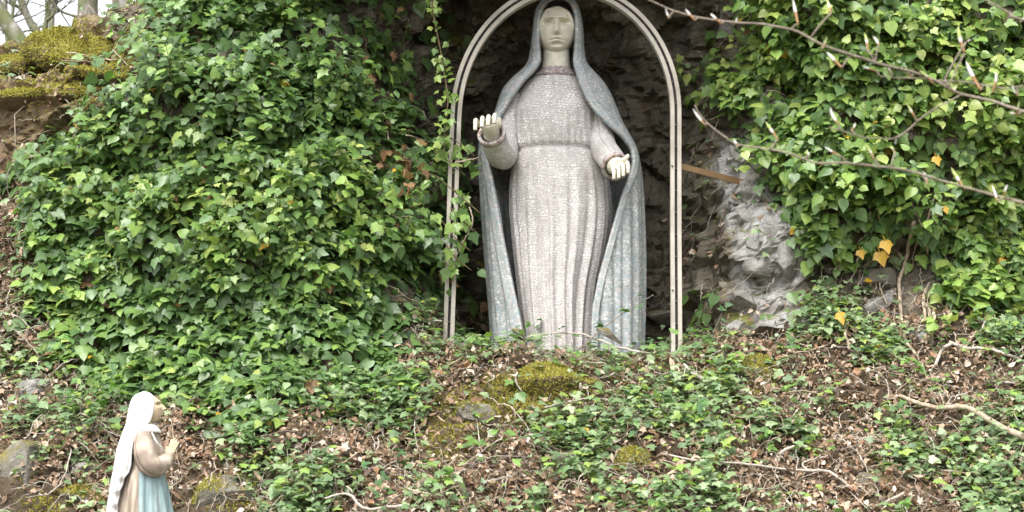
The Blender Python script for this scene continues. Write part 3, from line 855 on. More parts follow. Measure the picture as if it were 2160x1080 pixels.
def head_mesh(hw, hd, hh, nose=1.0):
    la, lo = 90, 110
    V = []
    for i in range(la + 1):
        ph = -math.pi / 2 + math.pi * i / la
        for j in range(lo):
            l = 2 * math.pi * j / lo
            x, y, z = math.cos(ph) * math.sin(l), -math.cos(ph) * math.cos(l), math.sin(ph)
            V.append((x, y, z))
    A = np.array(V)
    u0, y0, v = A[:, 0], A[:, 1], A[:, 2]
    jaw = 1 - .26 * np.clip(-v - .05, 0, 1) ** 1.3
    sup = (np.abs(v) ** 2.6 * .25)
    X = u0 * jaw * (1 + sup * .6)
    Yy = y0 * (1 + sup * .9)
    front = np.clip(-y0 * 1.6, 0, 1)
    u = X
    g = lambda c, s: np.exp(-(c / s) ** 2)
    d = np.zeros(len(A))
    nz = np.clip((.3 - v) / .6, 0, 1)
    nz = nz * (1 / (1 + np.exp((-.36 - v) / .018)))
    d += .36 * nose * g(u, .085 + .065 * nz) * nz
    d += .12 * g(v - .34, .06) * np.exp(-(u / .72) ** 4)
    d -= .42 * g(np.abs(u) - .38, .22) * g(v - .16, .11)
    d += .17 * g(np.abs(u) - .38, .14) * g(v - .12, .05)
    d -= .05 * g(np.abs(u) - .36, .2) * g(v - .045, .03)
    d += .14 * g(u, .2) * (g(v + .5, .04) + 1.1 * g(v + .62, .05))
    d -= .16 * g(u, .3) * g(v + .56, .022)
    d -= .12 * g(u, .25) * g(v + .73, .05)
    d += .13 * g(u, .3) * g(v + .87, .11)
    d += .05 * g(np.abs(u) - .5, .25) * g(v + .12, .16)
    Yy = Yy - d * front
    P = np.stack([X * hw, Yy * hd, v * hh], -1)
    F = []
    for i in range(la):
        for j in range(lo):
            j2 = (j + 1) % lo
            F.append((i * lo + j, i * lo + j2, (i + 1) * lo + j2, (i + 1) * lo + j))
    return P, F
def finger(pts, r0, r1):
    p = spline(pts, 9)
    return tube_arrays(p, np.linspace(r0, r1, 9), 10)
def ball(c, r, sq=(1, 1, 1)):
    V, F = [], []
    for i in range(9):
        ph = -math.pi / 2 + math.pi * i / 8
        for j in range(12):
            l = 2 * math.pi * j / 12
            V.append(np.array(c) + np.array((math.cos(ph) * math.cos(l) * sq[0], math.cos(ph) * math.sin(l) * sq[1], math.sin(ph) * sq[2])) * r)
    for i in range(8):
        for j in range(12):
            F.append((i * 12 + j, i * 12 + (j + 1) % 12, (i + 1) * 12 + (j + 1) % 12, (i + 1) * 12 + j))
    return V, F

# ------------------------------------------------------------------ the mosaic statue in the niche
base = W(1182, 745, 0)
st = thing('statue', (base[0], 0, -.02), 'tall mosaic statue of a veiled woman with open hands, standing under the metal arch', 'statue')
EX, FR = np.array((1.0, 0, 0)), np.array((0, -1.0, 0))
robe_tab = [(148, 1143, 1203, .075), (156, 1134, 1212, .09), (168, 1115, 1232, .11), (185, 1098, 1250, .128), (205, 1088, 1258, .145), (240, 1077, 1262, .168), (275, 1077, 1262, .175), (305, 1082, 1262, .168), (318, 1087, 1260, .158),
            (324, 1087, 1260, .156), (332, 1082, 1266, .166), (360, 1077, 1279, .178), (400, 1074, 1287, .188), (450, 1075, 1289, .195), (500, 1080, 1284, .198), (550, 1085, 1275, .2), (600, 1091, 1263, .2), (650, 1097, 1256, .2), (700, 1104, 1252, .202), (765, 1110, 1250, .205)]
ry, ro = smooth_rows(robe_tab, 4)
rows = []
for y_, (l, r_, b) in zip(ry, ro):
    a0, a1 = W(l, y_), W(r_, y_)
    rows.append((np.array(((a0[0] + a1[0]) / 2, 0, a0[2])), EX, FR, (a1[0] - a0[0]) / 2, b, -math.pi / 2, 1.5 * math.pi))
def robe_fold(th, i):
    y_ = ry[i]
    amp = np.clip((y_ - 330) / 150, 0, 1) * .013 + np.clip((y_ - 520) / 200, 0, 1) * .006
    c = np.cos(th)
    win = .45 + .55 * np.exp(-((c - .25) / .5) ** 2)
    wv = .5 * np.sin(th * 2.3 + 1) + .35 * np.sin(th * 5.1 + y_ * .008)
    f = np.sin(th * 23 + 2.2 * wv) * .7 + np.sin(th * 37 + 3 * wv) * .35 + np.sin(th * 11 + .4 + wv) * .5
    up = np.clip((300 - abs(y_ - 272)) / 300, 0, 1) * .002 * np.sin(th * 30) * (240 < y_ < 315)
    belt = -.011 * np.exp(-((y_ - 321) / 4.5) ** 2) + .004 * np.exp(-((y_ - 310) / 7.0) ** 2) + .005 * np.sin(th * 34 + np.sin(th * 5)) * np.exp(-((y_ - 300) / 16.0) ** 2)
    bust = .012 * np.exp(-((y_ - 245) / 35) ** 2) * (np.exp(-((c + .42) / .3) ** 2) + np.exp(-((c - .42) / .3) ** 2)) * (np.sin(th) > 0)
    return amp * win * f + up + belt + bust
V, F, UVv = open_sheet(rows, 260, robe_fold)
robe = link('robe', mesh_py('robe', V, F, M['robe'], True, UVv), st)
# belt seam
cloak_tab = [  # py, left outline, right outline, half depth, left front edge, right front edge
 (-8, 1170, 1188, .02, 1179, 1179), (-5, 1158, 1200, .06, 1179, 1179), (0, 1147, 1208, .095, 1178, 1179), (6, 1140, 1214, .115, 1168, 1190), (13, 1134, 1219, .132, 1155, 1200), (24, 1130, 1223, .142, 1145, 1208), (40, 1127, 1227, .15, 1139, 1213), (70, 1124, 1230, .155, 1136, 1215),
 (100, 1121, 1231, .155, 1135, 1214), (125, 1116, 1234, .155, 1137, 1212), (140, 1109, 1241, .16, 1137, 1211), (152, 1097, 1252, .17, 1132, 1212), (168, 1078, 1268, .185, 1120, 1216), (185, 1063, 1281, .195, 1103, 1221), (200, 1056, 1289, .2, 1092, 1226),
 (230, 1047, 1301, .215, 1070, 1240), (255, 1036, 1311, .225, 1054, 1258), (280, 1020, 1325, .235, 1040, 1285), (300, 1012, 1337, .25, 1030, 1312), (325, 1010, 1346, .26, 1028, 1330), (350, 1010, 1350, .27, 1031, 1333), (380, 1013, 1353, .275, 1037, 1326),
 (420, 1016, 1355, .28, 1044, 1312), (500, 1022, 1356, .29, 1058, 1289), (600, 1030, 1356, .295, 1077, 1262), (660, 1035, 1355, .3, 1090, 1250), (700, 1038, 1354, .3, 1098, 1247), (755, 1041, 1353, .3, 1106, 1246)]
cy_, co_ = smooth_rows(cloak_tab, 3)
crow = []
for y_, (l, r_, b, el, er) in zip(cy_, co_):
    a0, a1 = W(l, y_), W(r_, y_)
    cx, a = (a0[0] + a1[0]) / 2, (a1[0] - a0[0]) / 2
    tR = math.acos(np.clip((W(er, y_)[0] - cx) / a, -.995, .995)); tL = math.acos(np.clip((W(el, y_)[0] - cx) / a, -.995, .995))
    if y_ < 1: tR = tL = (tR + tL) / 2
    crow.append((np.array((cx, .02, a0[2])), EX, FR, a, b, tR, tL - 2 * math.pi))
def cloak_fold(th, i):
    y_ = cy_[i]
    amp = np.clip((y_ - 340) / 200, 0, 1) * .011 + np.clip((y_ - 170) / 60, 0, 1) * .0015
    return amp * (np.sin(th * 31 + .5) * .6 + np.sin(th * 19 + y_ * .002) * .5 + np.sin(th * 47) * .25) - .003
V, F, UVv = open_sheet(crow, 240, cloak_fold)
cl = link('cloak', mesh_py('cloak', V, F, M['cloak'], True, UVv), st)
thick(cl, .016)
# borders of the cloak
for side in (0, 1):
    br = []
    for y_, (o_, wv, fv, a, b, t0, t1) in zip(cy_, crow):
        if y_ < 5: continue
        if side == 0 and y_ > 330: wd = np.interp(y_, [330, 420, 740], [.05, .02, .02])
        else: wd = np.interp(y_, [5, 40, 130, 200, 330, 740], [.012, .022, .034, .04, .05, .055])
        rr = np.hypot(a, b) / 1.3
        dt = wd / rr
        if side == 0: s0, s1 = t0 + .012 / rr, t0 - dt
        else: s0, s1 = t1 - .012 / rr, t1 + dt
        br.append((o_, wv, fv, a + .008, b + .008, s0, s1))
    V, F, UVv = open_sheet(br, 8)
    bo = link('cloak_border', mesh_py('cloak_border', V, F, M['border'], True, UVv), st)
    thick(bo, .022)
# sleeves with cuffs
def arm(pts, rad, name='sleeve'):
    path = spline(pts, 26)
    V, F, UVv = tube_uv(path, np.interp(np.linspace(0, 1, 26), np.linspace(0, 1, len(rad)), rad), 32, (1, 1), lambda an, t: .03 * math.sin(an * 5 + t * 9) + .02 * math.sin(an * 3 - t * 14))
    s_ = link(name, mesh_py(name, V, F, M['robe'], True, UVv), st)
    thick(s_, .01)
    d = nrm(path[-1] - path[-3])
    V, F, UVv = tube_uv(np.array([path[-1] - d * .022, path[-1] - d * .005, path[-1] + d * .008]), [rad[-1] * 1.05, rad[-1] * 1.1, rad[-1] * 1.09], 32, (1, 1))
    c_ = link('cuff', mesh_py('cuff', V, F, M['trim'], True, UVv), s_)
    thick(c_, .016)
    return path
arm([W(1095, 205, 0), W(1072, 270, -.02), W(1064, 325, -.08), W(1052, 322, -.22), W(1037, 283, -.36)], [.055, .062, .068, .066, .062])
arm([W(1252, 210, 0), W(1266, 270, -.03), W(1272, 310, -.1), W(1286, 332, -.22), W(1299, 352, -.31)], [.055, .062, .066, .066, .064])
def hand(bits, vox=.002):
    s = Soup()
    for b in bits: s.add(b)
    o = link('hand', s.mesh('hand', M['stoneskin']), st)
    remesh(o, vox, 3)
    return o
# raised hand: palm to the viewer, fingers bent over
wr = W(1038, 286, -.33)
hb = [tube_arrays(spline([wr, W(1035, 272, -.37), W(1031, 258, -.405)], 8), [.046, .044, .043, .044, .046, .047, .046, .04], 14)]
for i, (fx, fy, L) in enumerate([(1004, 254, 1.25), (1018, 249, 1.1), (1031, 246, 1.05), (1044, 243, .95)]):
    k0 = W(fx + (1031 - fx) * .35, fy + 12, -.41); k1 = W(fx, fy, -.445); k2 = W(fx - 1, fy + 4, -.48); k3 = W(fx - 1.5, fy + 7 + 11 * L, -.487)
    hb.append(finger([k0, k1, k2, k3], .013, .0105))
hb.append(finger([W(1046, 272, -.37), W(1053, 262, -.39), W(1053, 248, -.4)], .016, .011))
hand(hb)
# lowered hand: palm up, fingers hanging forward
hb = [tube_arrays(spline([W(1291, 350, -.27), W(1297, 350, -.33), W(1307, 350, -.385)], 8), [.046, .043, .041, .042, .044, .046, .046, .038], 14)]
for i, (fx, fy, L) in enumerate([(1294, 359, 1.2), (1304, 355, 1.45), (1314, 351, 1.4), (1324, 347, 1.15)]):
    k0 = W(fx - 1, fy - 4, -.37); k1 = W(fx, fy - 1, -.425); k2 = W(fx + 1, fy + 6, -.45); k3 = W(fx + 1, fy + 8 + 9 * L, -.448)
    hb.append(finger([k0, k1, k2, k3], .0118, .0095))
hb.append(finger([W(1303, 344, -.35), W(1316, 337, -.38), W(1327, 327, -.39)], .016, .0105))
hand(hb)
# head and neck as one carved piece
P, F = head_mesh(.112, .118, .136)
hc = W(1173, 66, -.02)
s = Soup(); s.add((list(P + hc), F))
s.add(loft([[W(1173, y_, .0) + np.array((r_ * math.cos(t), r_ * math.sin(t) * .95, 0)) for t in np.linspace(0, 2 * math.pi, 33)[:-1]] for y_, r_ in ((85, .07), (108, .072), (125, .073), (140, .078), (158, .092))]))
hd_ = link('head', s.mesh('head', M['stoneskin']), st)
remesh(hd_, .0026, 1)
# carved hair line above the brow
hp = spline([W(1139, 62, -.085), W(1143, 42, -.105), W(1153, 24, -.112), W(1165, 18, -.115), W(1180, 17, -.115), W(1194, 23, -.112), W(1205, 40, -.108), W(1210, 60, -.088)], 60)
hp[:, 2] += np.sin(np.linspace(0, 26, 60)) * .0035
link('hair', mesh_py('hair', *tube_arrays(hp + np.array((0, .008, 0)), .009, 8), M['stoneskin']), hd_)
# collar of darker tesserae
cr = []
for y_, sx in ((147, 0), (153, .4), (160, .75), (167, 1)):
    l, r_, b = itp(robe_tab, y_)
    a0, a1 = W(l, y_), W(r_, y_)
    cr.append((np.array(((a0[0] + a1[0]) / 2, 0, a0[2])), EX, FR, (a1[0] - a0[0]) / 2 + .007, b + .008, .1 - math.pi / 2, 1.5 * math.pi - .1))
V, F, UVv = open_sheet(cr, 80)
link('collar', mesh_py('collar', V, F, M['trim'], True, UVv), st)
# stone foot below the hem
V, F = loft([[np.array((base[0] + .22 * math.cos(t), .0 + .2 * math.sin(t), z)) for t in np.linspace(0, 2 * math.pi, 41)[:-1]] for z in (-.2, -.05)])
link('plinth', mesh_py('plinth', V, F, M['boulder'], False), st)

# ------------------------------------------------------------------ the arch frame
AY = -.24
path_px = [(944, 775), (947, 690), (950, 600), (953, 480), (957, 350), (960, 290), (961, 255)]
for t in np.linspace(180, 0, 49)[1:-1]:
    path_px.append((1194 + 5 * math.sin(R(t)) + 232 * math.cos(R(t)), 243 - 270 * math.sin(R(t))))
path_px += [(1426, 255), (1426, 300), (1426, 480), (1427, 640), (1428, 790)]
AP = np.array([W(a, b, AY) for a, b in path_px])
dens_ = [AP[0]]
for a, b in zip(AP[:-1], AP[1:]):
    k = max(1, int(np.linalg.norm(b - a) / .06))
    for j in range(1, k + 1): dens_.append(a + (b - a) * j / k)
AP = np.array(dens_)
def sweep(path, o0, o1, y0, y1):
    T = nrm(np.gradient(path, axis=0))
    Nn = np.stack([-T[:, 2], np.zeros(len(T)), T[:, 0]], -1)      # left of travel: outward
    V, F = [], []
    for p_, n_ in zip(path, Nn):
        for o_, yy in ((o0, y0), (o1, y0), (o1, y1), (o0, y1)):
            V.append(p_ + n_ * o_ + np.array((0, yy, 0)))
    m_ = len(path)
    for i in range(m_ - 1):
        for s_ in range(4):
            F.append((i * 4 + s_, i * 4 + (s_ + 1) % 4, (i + 1) * 4 + (s_ + 1) % 4, (i + 1) * 4 + s_))
    F += [(3, 2, 1, 0), tuple((m_ - 1) * 4 + q for q in range(4))]
    return V, F
af = thing('arch_frame', (W(1190, 760, AY)[0], AY, -.08), 'tall round-topped metal arch frame with a dark channel, surrounding the mosaic statue', 'frame')
nl = int(np.argmin(np.abs(AP[:len(AP) // 2, 2] - W(960, 250, AY)[2])))
nr = len(AP) // 2 + int(np.argmin(np.abs(AP[len(AP) // 2:, 2] - W(1425, 250, AY)[2])))
for nm, a, b in (('post', 0, nl + 1), ('arch', nl, nr + 1), ('post', nr, len(AP))):
    pp = AP[a:b]
    ob = link(nm, mesh_py(nm, *sweep(pp, -.014, .014, .02, .04), M['groove'], False), af)
    link('rail', mesh_py('rail', *sweep(pp, .0075, .0285, 0, .05), M['metal'], False), ob)
    link('rail', mesh_py('rail', *sweep(pp, -.0285, -.0075, 0, .05), M['metal'], False), ob)
sl = np.concatenate([[0], np.cumsum(np.linalg.norm(np.diff(AP, axis=0), axis=1))])
bolt_me = mesh_py('bolt', *ball((0, 0, 0), .0055, (1, 1.5, 1)), M['bolt'])
for d in np.arange(.12, sl[-1], .118):
    q = np.array([np.interp(d, sl, AP[:, j]) for j in range(3)])
    link('bolt', bolt_me, af, (q[0], q[1] + .018, q[2]))
for a, b in ((1418, 350), (958, 356), (1419, 612)):
    q = W(a, b, AY)
    link('bolt', bolt_me, af, (q[0], q[1] - .002, q[2]))
# brown stay bar from the frame to the rock
b0, b1 = W(1437, 351, AY + .03), W(1572, 386, .0)
def flatbar(a, b, hgt, thk):
    a, b = np.array(a), np.array(b)
    d = nrm(b - a); u = nrm(np.array((0, 0, 1.0)) - d * d[2]); s_ = np.cross(d, u)
    V = [q + u * e * hgt / 2 + s_ * f * thk / 2 for q in (a, b) for e, f in ((-1, -1), (1, -1), (1, 1), (-1, 1))]
    return V, [(0, 1, 2, 3), (7, 6, 5, 4), (0, 4, 5, 1), (1, 5, 6, 2), (2, 6, 7, 3), (3, 7, 4, 0)]
link('stay_bar', mesh_py('stay_bar', *flatbar(b0, b1 + (b1 - b0) * .25, .032, .008), M['bar'], False), af)

# ------------------------------------------------------------------ the kneeling girl statue
GY = -2.2
gx = W(300, 1080, GY)[0]
GB = -1.44
gl = thing('kneeling_statue', (gx, GY, GB), 'painted statue of a kneeling girl in a white veil, praying with joined hands', 'statue')
DW, DF = np.array((0, -1.0, 0)), np.array((1.0, 0, 0))     # width axis towards the camera, front axis to the right
gown_tab = [(893, 300, 318, .03), (899, 292, 326, .055), (910, 288, 334, .072), (930, 285, 340, .08), (955, 286, 345, .08), (985, 275, 344, .078), (1002, 262, 343, .082), (1040, 250, 351, .09), (1080, 244, 357, .1), (1150, 236, 366, .115), (1230, 222, 374, .13), (1345, 200, 384, .14)]
def sec(tab, step, extra=0.0):
    y, o = smooth_rows(tab, step)
    out = []
    for y_, (l, r_, d) in zip(y, o):
        a0, a1 = W(l, y_, GY), W(r_, y_, GY)
        out.append((y_, np.array(((a0[0] + a1[0]) / 2, GY, a0[2])), d + extra, (a1[0] - a0[0]) / 2 + extra))
    return out
def gfold(ys):
    def f(th, i):
        amp = np.clip((ys[i] - 985) / 120, 0, 1) * .009
        return amp * (np.sin(th * 13 + .6) + .6 * np.sin(th * 22 + ys[i] * .01))
    return f
sg = sec(gown_tab, 4)
V, F, UVv = open_sheet([(o, DW, DF, a, b, -math.pi / 2, 1.5 * math.pi) for _, o, a, b in sg], 120, gfold([q[0] for q in sg]))
gw = link('gown', mesh_py('gown', V, F, M['gown'], True, UVv), gl)
# trailing lower legs under the gown, behind the knees
leg_l = [(y_, W(px_, y_, GY)) for px_, y_ in ((262, 1262), (215, 1285), (165, 1302), (120, 1318))]
link('skirt_train', mesh_py('skirt_train', *loft([[c + np.array((0, r_ * 1.5 * math.cos(t), r_ * math.sin(t))) for t in np.linspace(0, 2 * math.pi, 25)[:-1]] for (_, c), r_ in zip(leg_l, (.1, .085, .07, .05))]), M['gown']), gl)
# blue apron over the front
sa = [q for q in sec(gown_tab, 4, .006) if 996 <= q[0] <= 1330]
rows = []
for y_, o, a, b in sa:
    ex = W(np.interp(y_, [996, 1030, 1080, 1330], [302, 303, 304, 306]), y_, GY)[0]
    t = math.asin(np.clip((ex - o[0]) / b, -.9, .9))
    rows.append((o, DW, DF, a, b, t, math.pi - t))
V, F, UVv = open_sheet(rows, 60, gfold([q[0] for q in sa]))
ap = link('apron', mesh_py('apron', V, F, M['apron'], True, UVv), gl); thick(ap, .006)
# veil
veil_tab = [(828, 303, 306, .008), (830, 296, 314, .025), (834, 288, 321, .04), (840, 282, 326, .048), (850, 277, 328, .054), (868, 273, 327, .057), (885, 270, 323, .058), (897, 268, 318, .06), (906, 265, 309, .068), (918, 262, 296, .08), (935, 259, 288, .087), (960, 254, 285, .09),
            (985, 250, 284, .088), (1000, 248, 279, .088), (1012, 246, 270, .088), (1030, 243, 264, .088), (1050, 240, 258, .088), (1080, 235, 256, .09), (1150, 228, 250, .09), (1215, 224, 246, .09)]
vy, vo = smooth_rows(veil_tab, 3)
rows = []
for y_, (l, r_, d) in zip(vy, vo):
    a0, a1 = W(l, y_, GY), W(r_, y_, GY)
    wdt = a1[0] - a0[0]
    kf = np.interp(y_, [828, 890, 918], [.56, .6, 1.0])      # the hood wraps the head, the cloth below opens at the sides
    b = wdt * kf
    t = math.asin(np.clip((wdt - b) / b, -.95, .95))
    if y_ < 832: t = math.pi / 2 - .02
    rows.append((np.array((a0[0] + b, GY, a0[2])), DW, DF, d, b, t, -math.pi - t))
def vfold(th, i):
    amp = np.clip((vy[i] - 890) / 60, 0, 1) * .006
    lap = np.clip((vy[i] - 985) / 20, 0, 1) * .008 * np.sin(vy[i] * .22) * np.exp(-((th - th[0]) / .5) ** 2)
    return 1.6 * amp * (np.sin(th * 15) + .5 * np.sin(th * 27 + vy[i] * .02)) + lap
V, F, UVv = open_sheet(rows, 110, vfold)
ve = link('veil', mesh_py('veil', V, F, M['plasterwhite'], True, UVv), gl); thick(ve, .009)
# head, turned up
P, F = head_mesh(.046, .05, .056, .95)
Rm = np.array(Matrix.Rotation(R(90), 3, 'Z')) @ np.array(Matrix.Rotation(R(-17), 3, 'X'))
s = Soup(); s.add((list(P @ Rm.T + W(317, 864, GY)), F))
s.add(tube_arrays(spline([W(309, 908, GY), W(309, 892, GY), W(312, 874, GY)], 8), [.036, .031, .028, .028, .028, .028, .028, .027], 18))
gh = link('head', s.mesh('head', M['plasterskin']), gl); remesh(gh, .0016, 1)
# collar cloth and neck cord
rows = []
for y_, o, a, b in [q for q in sec(gown_tab, 3, .008) if 895 <= q[0] <= 915]:
    rows.append((o, DW, DF, a, b, -.9, math.pi + .9))
V, F, UVv = open_sheet(rows, 50); cc = link('collar', mesh_py('collar', V, F, M['plasterwhite'], True, UVv), gl); thick(cc, .006)
link('cord', mesh_py('cord', *tube_arrays(spline([W(318, 908, GY - .065), W(330, 932, GY - .074), W(341, 945, GY - .055), W(351, 957, GY - .03)], 16), .0035, 6), M['plasterwhite']), gl)
# sleeves
for sgn in (-1, 1):
    path = spline([W(303, 916, GY + sgn * .06), W(304, 945, GY + sgn * .085), W(312, 974, GY + sgn * .088), W(328, 984, GY + sgn * .075), W(344, 976, GY + sgn * .045), W(356, 964, GY + sgn * .022)], 26)
    V, F, UVv = tube_uv(path, np.interp(np.linspace(0, 1, 26), [0, .25, .5, .7, .88, 1], [.03, .043, .043, .036, .029, .021]), 24, (1, 1), lambda an, t: (.05 * math.sin(t * 40 + an) * (t > .55) + .03 * math.sin(an * 4 + t * 12)))
    sl_ = link('sleeve', mesh_py('sleeve', V, F, M['sleevepaint'], True, UVv), gl); thick(sl_, .006)
    hs_ = Soup()
    yo = GY + sgn * .011
    hs_.add(tube_arrays(spline([W(353, 968, GY + sgn * .018), W(358, 960, yo), W(362, 950, yo)], 7), [.014, .016, .018, .019, .019, .018, .016], 12))
    for fi, (bx, by, tx, ty) in enumerate(((354, 952, 363, 926), (358, 951, 369, 924), (362, 951, 374, 927), (365, 954, 377, 933))):
        hs_.add(finger([W(bx - 1, by + 3, yo), W((bx + tx) / 2 + .3, (by + ty) / 2, yo * 1.0), W(tx, ty, yo - sgn * .004)], .0058, .0042))
    hs_.add(finger([W(353, 958, yo), W(351, 949, yo), W(354, 941, yo)], .006, .0045))
    h_ = link('hand', hs_.mesh('hand', M['plasterskin']), gl); remesh(h_, .0016, 2)

# ------------------------------------------------------------------ rocks
def rock_mesh(seed, size, mat, cuts=14, rough=.05):
    rg = np.random.default_rng(seed)
    n = 18
    V = []
    for i in range(n + 1):
        ph = -math.pi / 2 + math.pi * i / n
        for j in range(2 * n):
            l = math.pi * j / n
            V.append((math.cos(ph) * math.cos(l), math.cos(ph) * math.sin(l), math.sin(ph)))
    V = np.array(V)
    for _ in range(cuts):
        d = nrm(rg.normal(size=3)); c = rg.uniform(.5, .82)
        e = np.maximum(V @ d - c, 0)
        V = V - e[:, None] * d
    V = V * (1 + rough * fbm(V * 3 + seed, 3, seed)[:, None] * 2)
    V = V * np.array(size)
    F = []
    m_ = 2 * n
    for i in range(n):
        for j in range(m_):
            F.append((i * m_ + j, i * m_ + (j + 1) % m_, (i + 1) * m_ + (j + 1) % m_, (i + 1) * m_ + j))
    return mesh_py('rock', V, F, mat, False)
def rock(px, py, size, mat, label, rot=(0, 0, 0), sink=.35, seed=1, Y=None, group=None, cuts=14):
    p_, n_ = hit(px, py)
    if Y is not None: p_, n_ = W(px, py, Y), FRONT
    me = rock_mesh(seed, size, mat, cuts)
    o = link('rock', me, None, p_ - n_ * min(size) * sink)
    o.rotation_euler = [R(a) for a in rot]
    return tag(o, label, 'rock', group)
ROCKS = [
 (1165, 815, (.42, .22, .14), 'mossrock', 'broad mossy boulder in the bank just below the mosaic statue', (8, 0, 3)),
 (1000, 872, (.14, .12, .09), 'boulder', 'grey weathered rock with moss under the left end of the broad mossy boulder', (0, 10, 20)),
 (1592, 790, (.19, .13, .12), 'boulder', 'rounded mossy brown rock on the bank right of the arch frame', (0, 12, 0)),
 (1490, 800, (.12, .1, .07), 'boulder', 'low grey stone between the arch foot and the mossy brown rock', (0, -8, 0)),
 (1852, 642, (.2, .09, .055), 'limestone', 'tilted pale stone slab among ivy roots', (0, -28, 10)),
 (1848, 585, (.15, .12, .1), 'boulder', 'dark blocky rock above the tilted pale slab', (0, 5, 30)),
 (1905, 505, (.2, .12, .12), 'boulder', 'blocky grey rock beneath the yellow ivy leaves', (10, 0, 20)),
 (1745, 665, (.1, .08, .08), 'limestone', 'pale stone left of the tilted slab', (0, 20, 10)),
 (1830, 715, (.07, .06, .07), 'limestone', 'upright pale stone below the tilted slab', (0, 10, 50)),
 (1940, 708, (.07, .06, .06), 'limestone', 'small pale stone beside a thick ivy root', (30, 0, 0)),
 (1850, 1015, (.16, .1, .08), 'boulder', 'flat grey stone half buried beside a forked twig', (0, 0, 15)),
 (40, 990, (.18, .14, .17), 'boulder', 'grey rock at the bank foot behind the kneeling girl, furthest from her', (0, 0, 10)),
 (190, 1048, (.16, .12, .09), 'boulder', 'mossy rock against the back of the kneeling girl', (0, 15, 0)),
 (475, 1035, (.17, .13, .16), 'boulder', 'mossy upright rock before the kneeling girl', (0, -10, 30)),
 (520, 900, (.12, .1, .08), 'boulder', 'shaded grey rock under the hem of the left ivy curtain', (0, 0, 40)),
 (60, 825, (.15, .1, .07), 'limestone', 'pale flat rock jutting from leaf litter above the bank foot', (0, -12, 0)),
 (180, 985, (.09, .08, .09), 'limestone', 'pale stone among dead twigs behind the white veil', (0, 30, 0)),
 (1190, 1005, (.2, .14, .15), 'boulder', 'weathered rock face low in the middle of the bank', (10, 0, 0)),
 (1320, 975, (.16, .12, .1), 'boulder', 'mossy rock overhung by bramble low on the bank', (0, 10, 20)),
 (1010, 980, (.1, .08, .08), 'boulder', 'small brown rock left of the low weathered rock face', (0, 0, 60)),
 (1410, 672, (.17, .1, .06), 'boulder', 'low flat rock on the niche floor behind the arch post', (0, 4, 0)),
]
for i, (a, b, sz, mt, lb, rt) in enumerate(ROCKS):
    rock(a, b, sz, M[mt], lb, rt, .35, 100 + i)
rock(1093, 704, (.055, .03, .035), M['boulder'], 'dark stone shard leaning against the left hem of the cloak', (0, 30, 10), 0, 71, -.36, cuts=18)
rock(1283, 704, (.095, .03, .032), M['boulder'], 'dark pointed stone shard leaning against the right hem of the robe', (0, 35, 0), 0, 72, -.34, cuts=18)
# pale limestone shoulder on the right side of the niche
for i, (a, b, sz) in enumerate([(1562, 330, (.055, .08, .1)), (1572, 395, (.06, .08, .085)), (1568, 452, (.06, .08, .075)), (1582, 512, (.07, .09, .09)), (1600, 575, (.1, .1, .09)), (1650, 560, (.1, .1, .12)),
                                (1580, 632, (.1, .1, .075)), (1640, 645, (.12, .1, .09)), (1690, 610, (.1, .1, .1)), (1545, 690, (.08, .08, .06)), (1625, 470, (.06, .08, .1)), (1645, 250, (.08, .08, .12)), (1610, 215, (.06, .07, .09)), (1590, 105, (.06, .08, .1)), (1540, 55, (.07, .08, .14))]):
    rock(a, b, sz, M['limestone'], 'pale limestone block in the niche edge, ' + ['level with the stay bar', 'just under the stay bar', 'second under the stay bar', 'third under the stay bar', 'large in the pale outcrop', 'upper right in the pale outcrop', 'lower left in the pale outcrop', 'at the foot of the pale outcrop', 'under ivy right of the pale outcrop', 'lowest by the leaf litter', 'under ivy below the stay bar', 'in the ivy gap', 'beside the gap in the ivy', 'behind the upper budding twig', 'topmost beside the arch crown'][i], (i * 37 % 40 - 20, i * 23 % 50 - 25, i * 61 % 90), .45, 300 + i, group='pale blocks along the niche edge', cuts=20)
# (sticks rest on these rocks too)
# mossy ledges at the left
for i, (a, b, sz, rt, lb) in enumerate([(60, 205, (.36, .2, .09), (0, -3, 5), 'moss-covered rock ledge jutting over bare brown rock'), (160, 125, (.3, .22, .17), (0, 8, 0), 'high moss-draped rock hump against the sky'),
                                        (20, 150, (.24, .2, .12), (0, -10, 0), 'mossy rock step between ledge and sky'), (210, 165, (.2, .14, .06), (0, 12, 0), 'mossy ledge running under the left ivy curtain')]):
    rock(a, b, sz, M['mossrock'], lb, rt, .5, 400 + i, cuts=5)

def rocks_bvh():
    V, F = [], []
    for o in S.objects:
        if o.name.startswith('rock'):
            mw = Matrix.LocRotScale(o.location, o.rotation_euler, None); k = len(V)
            V += [mw @ v.co for v in o.data.vertices]; F += [[i + k for i in p_.vertices] for p_ in o.data.polygons]
    return BVHTree.FromPolygons(V, F)
BV2 = rocks_bvh()
def hit(px, py):
    d = Vector(ray(px, py)).normalized()
    c = Vector((0, CAMY, CAMZ))
    hs = [h for h in (BV.ray_cast(c, d), BV2.ray_cast(c, d)) if h[0] is not None]
    h = min(hs, key=lambda q: q[3])
    n = h[1] if h[1].dot(d) < 0 else -h[1]
    return np.array(h[0]), np.array(n)
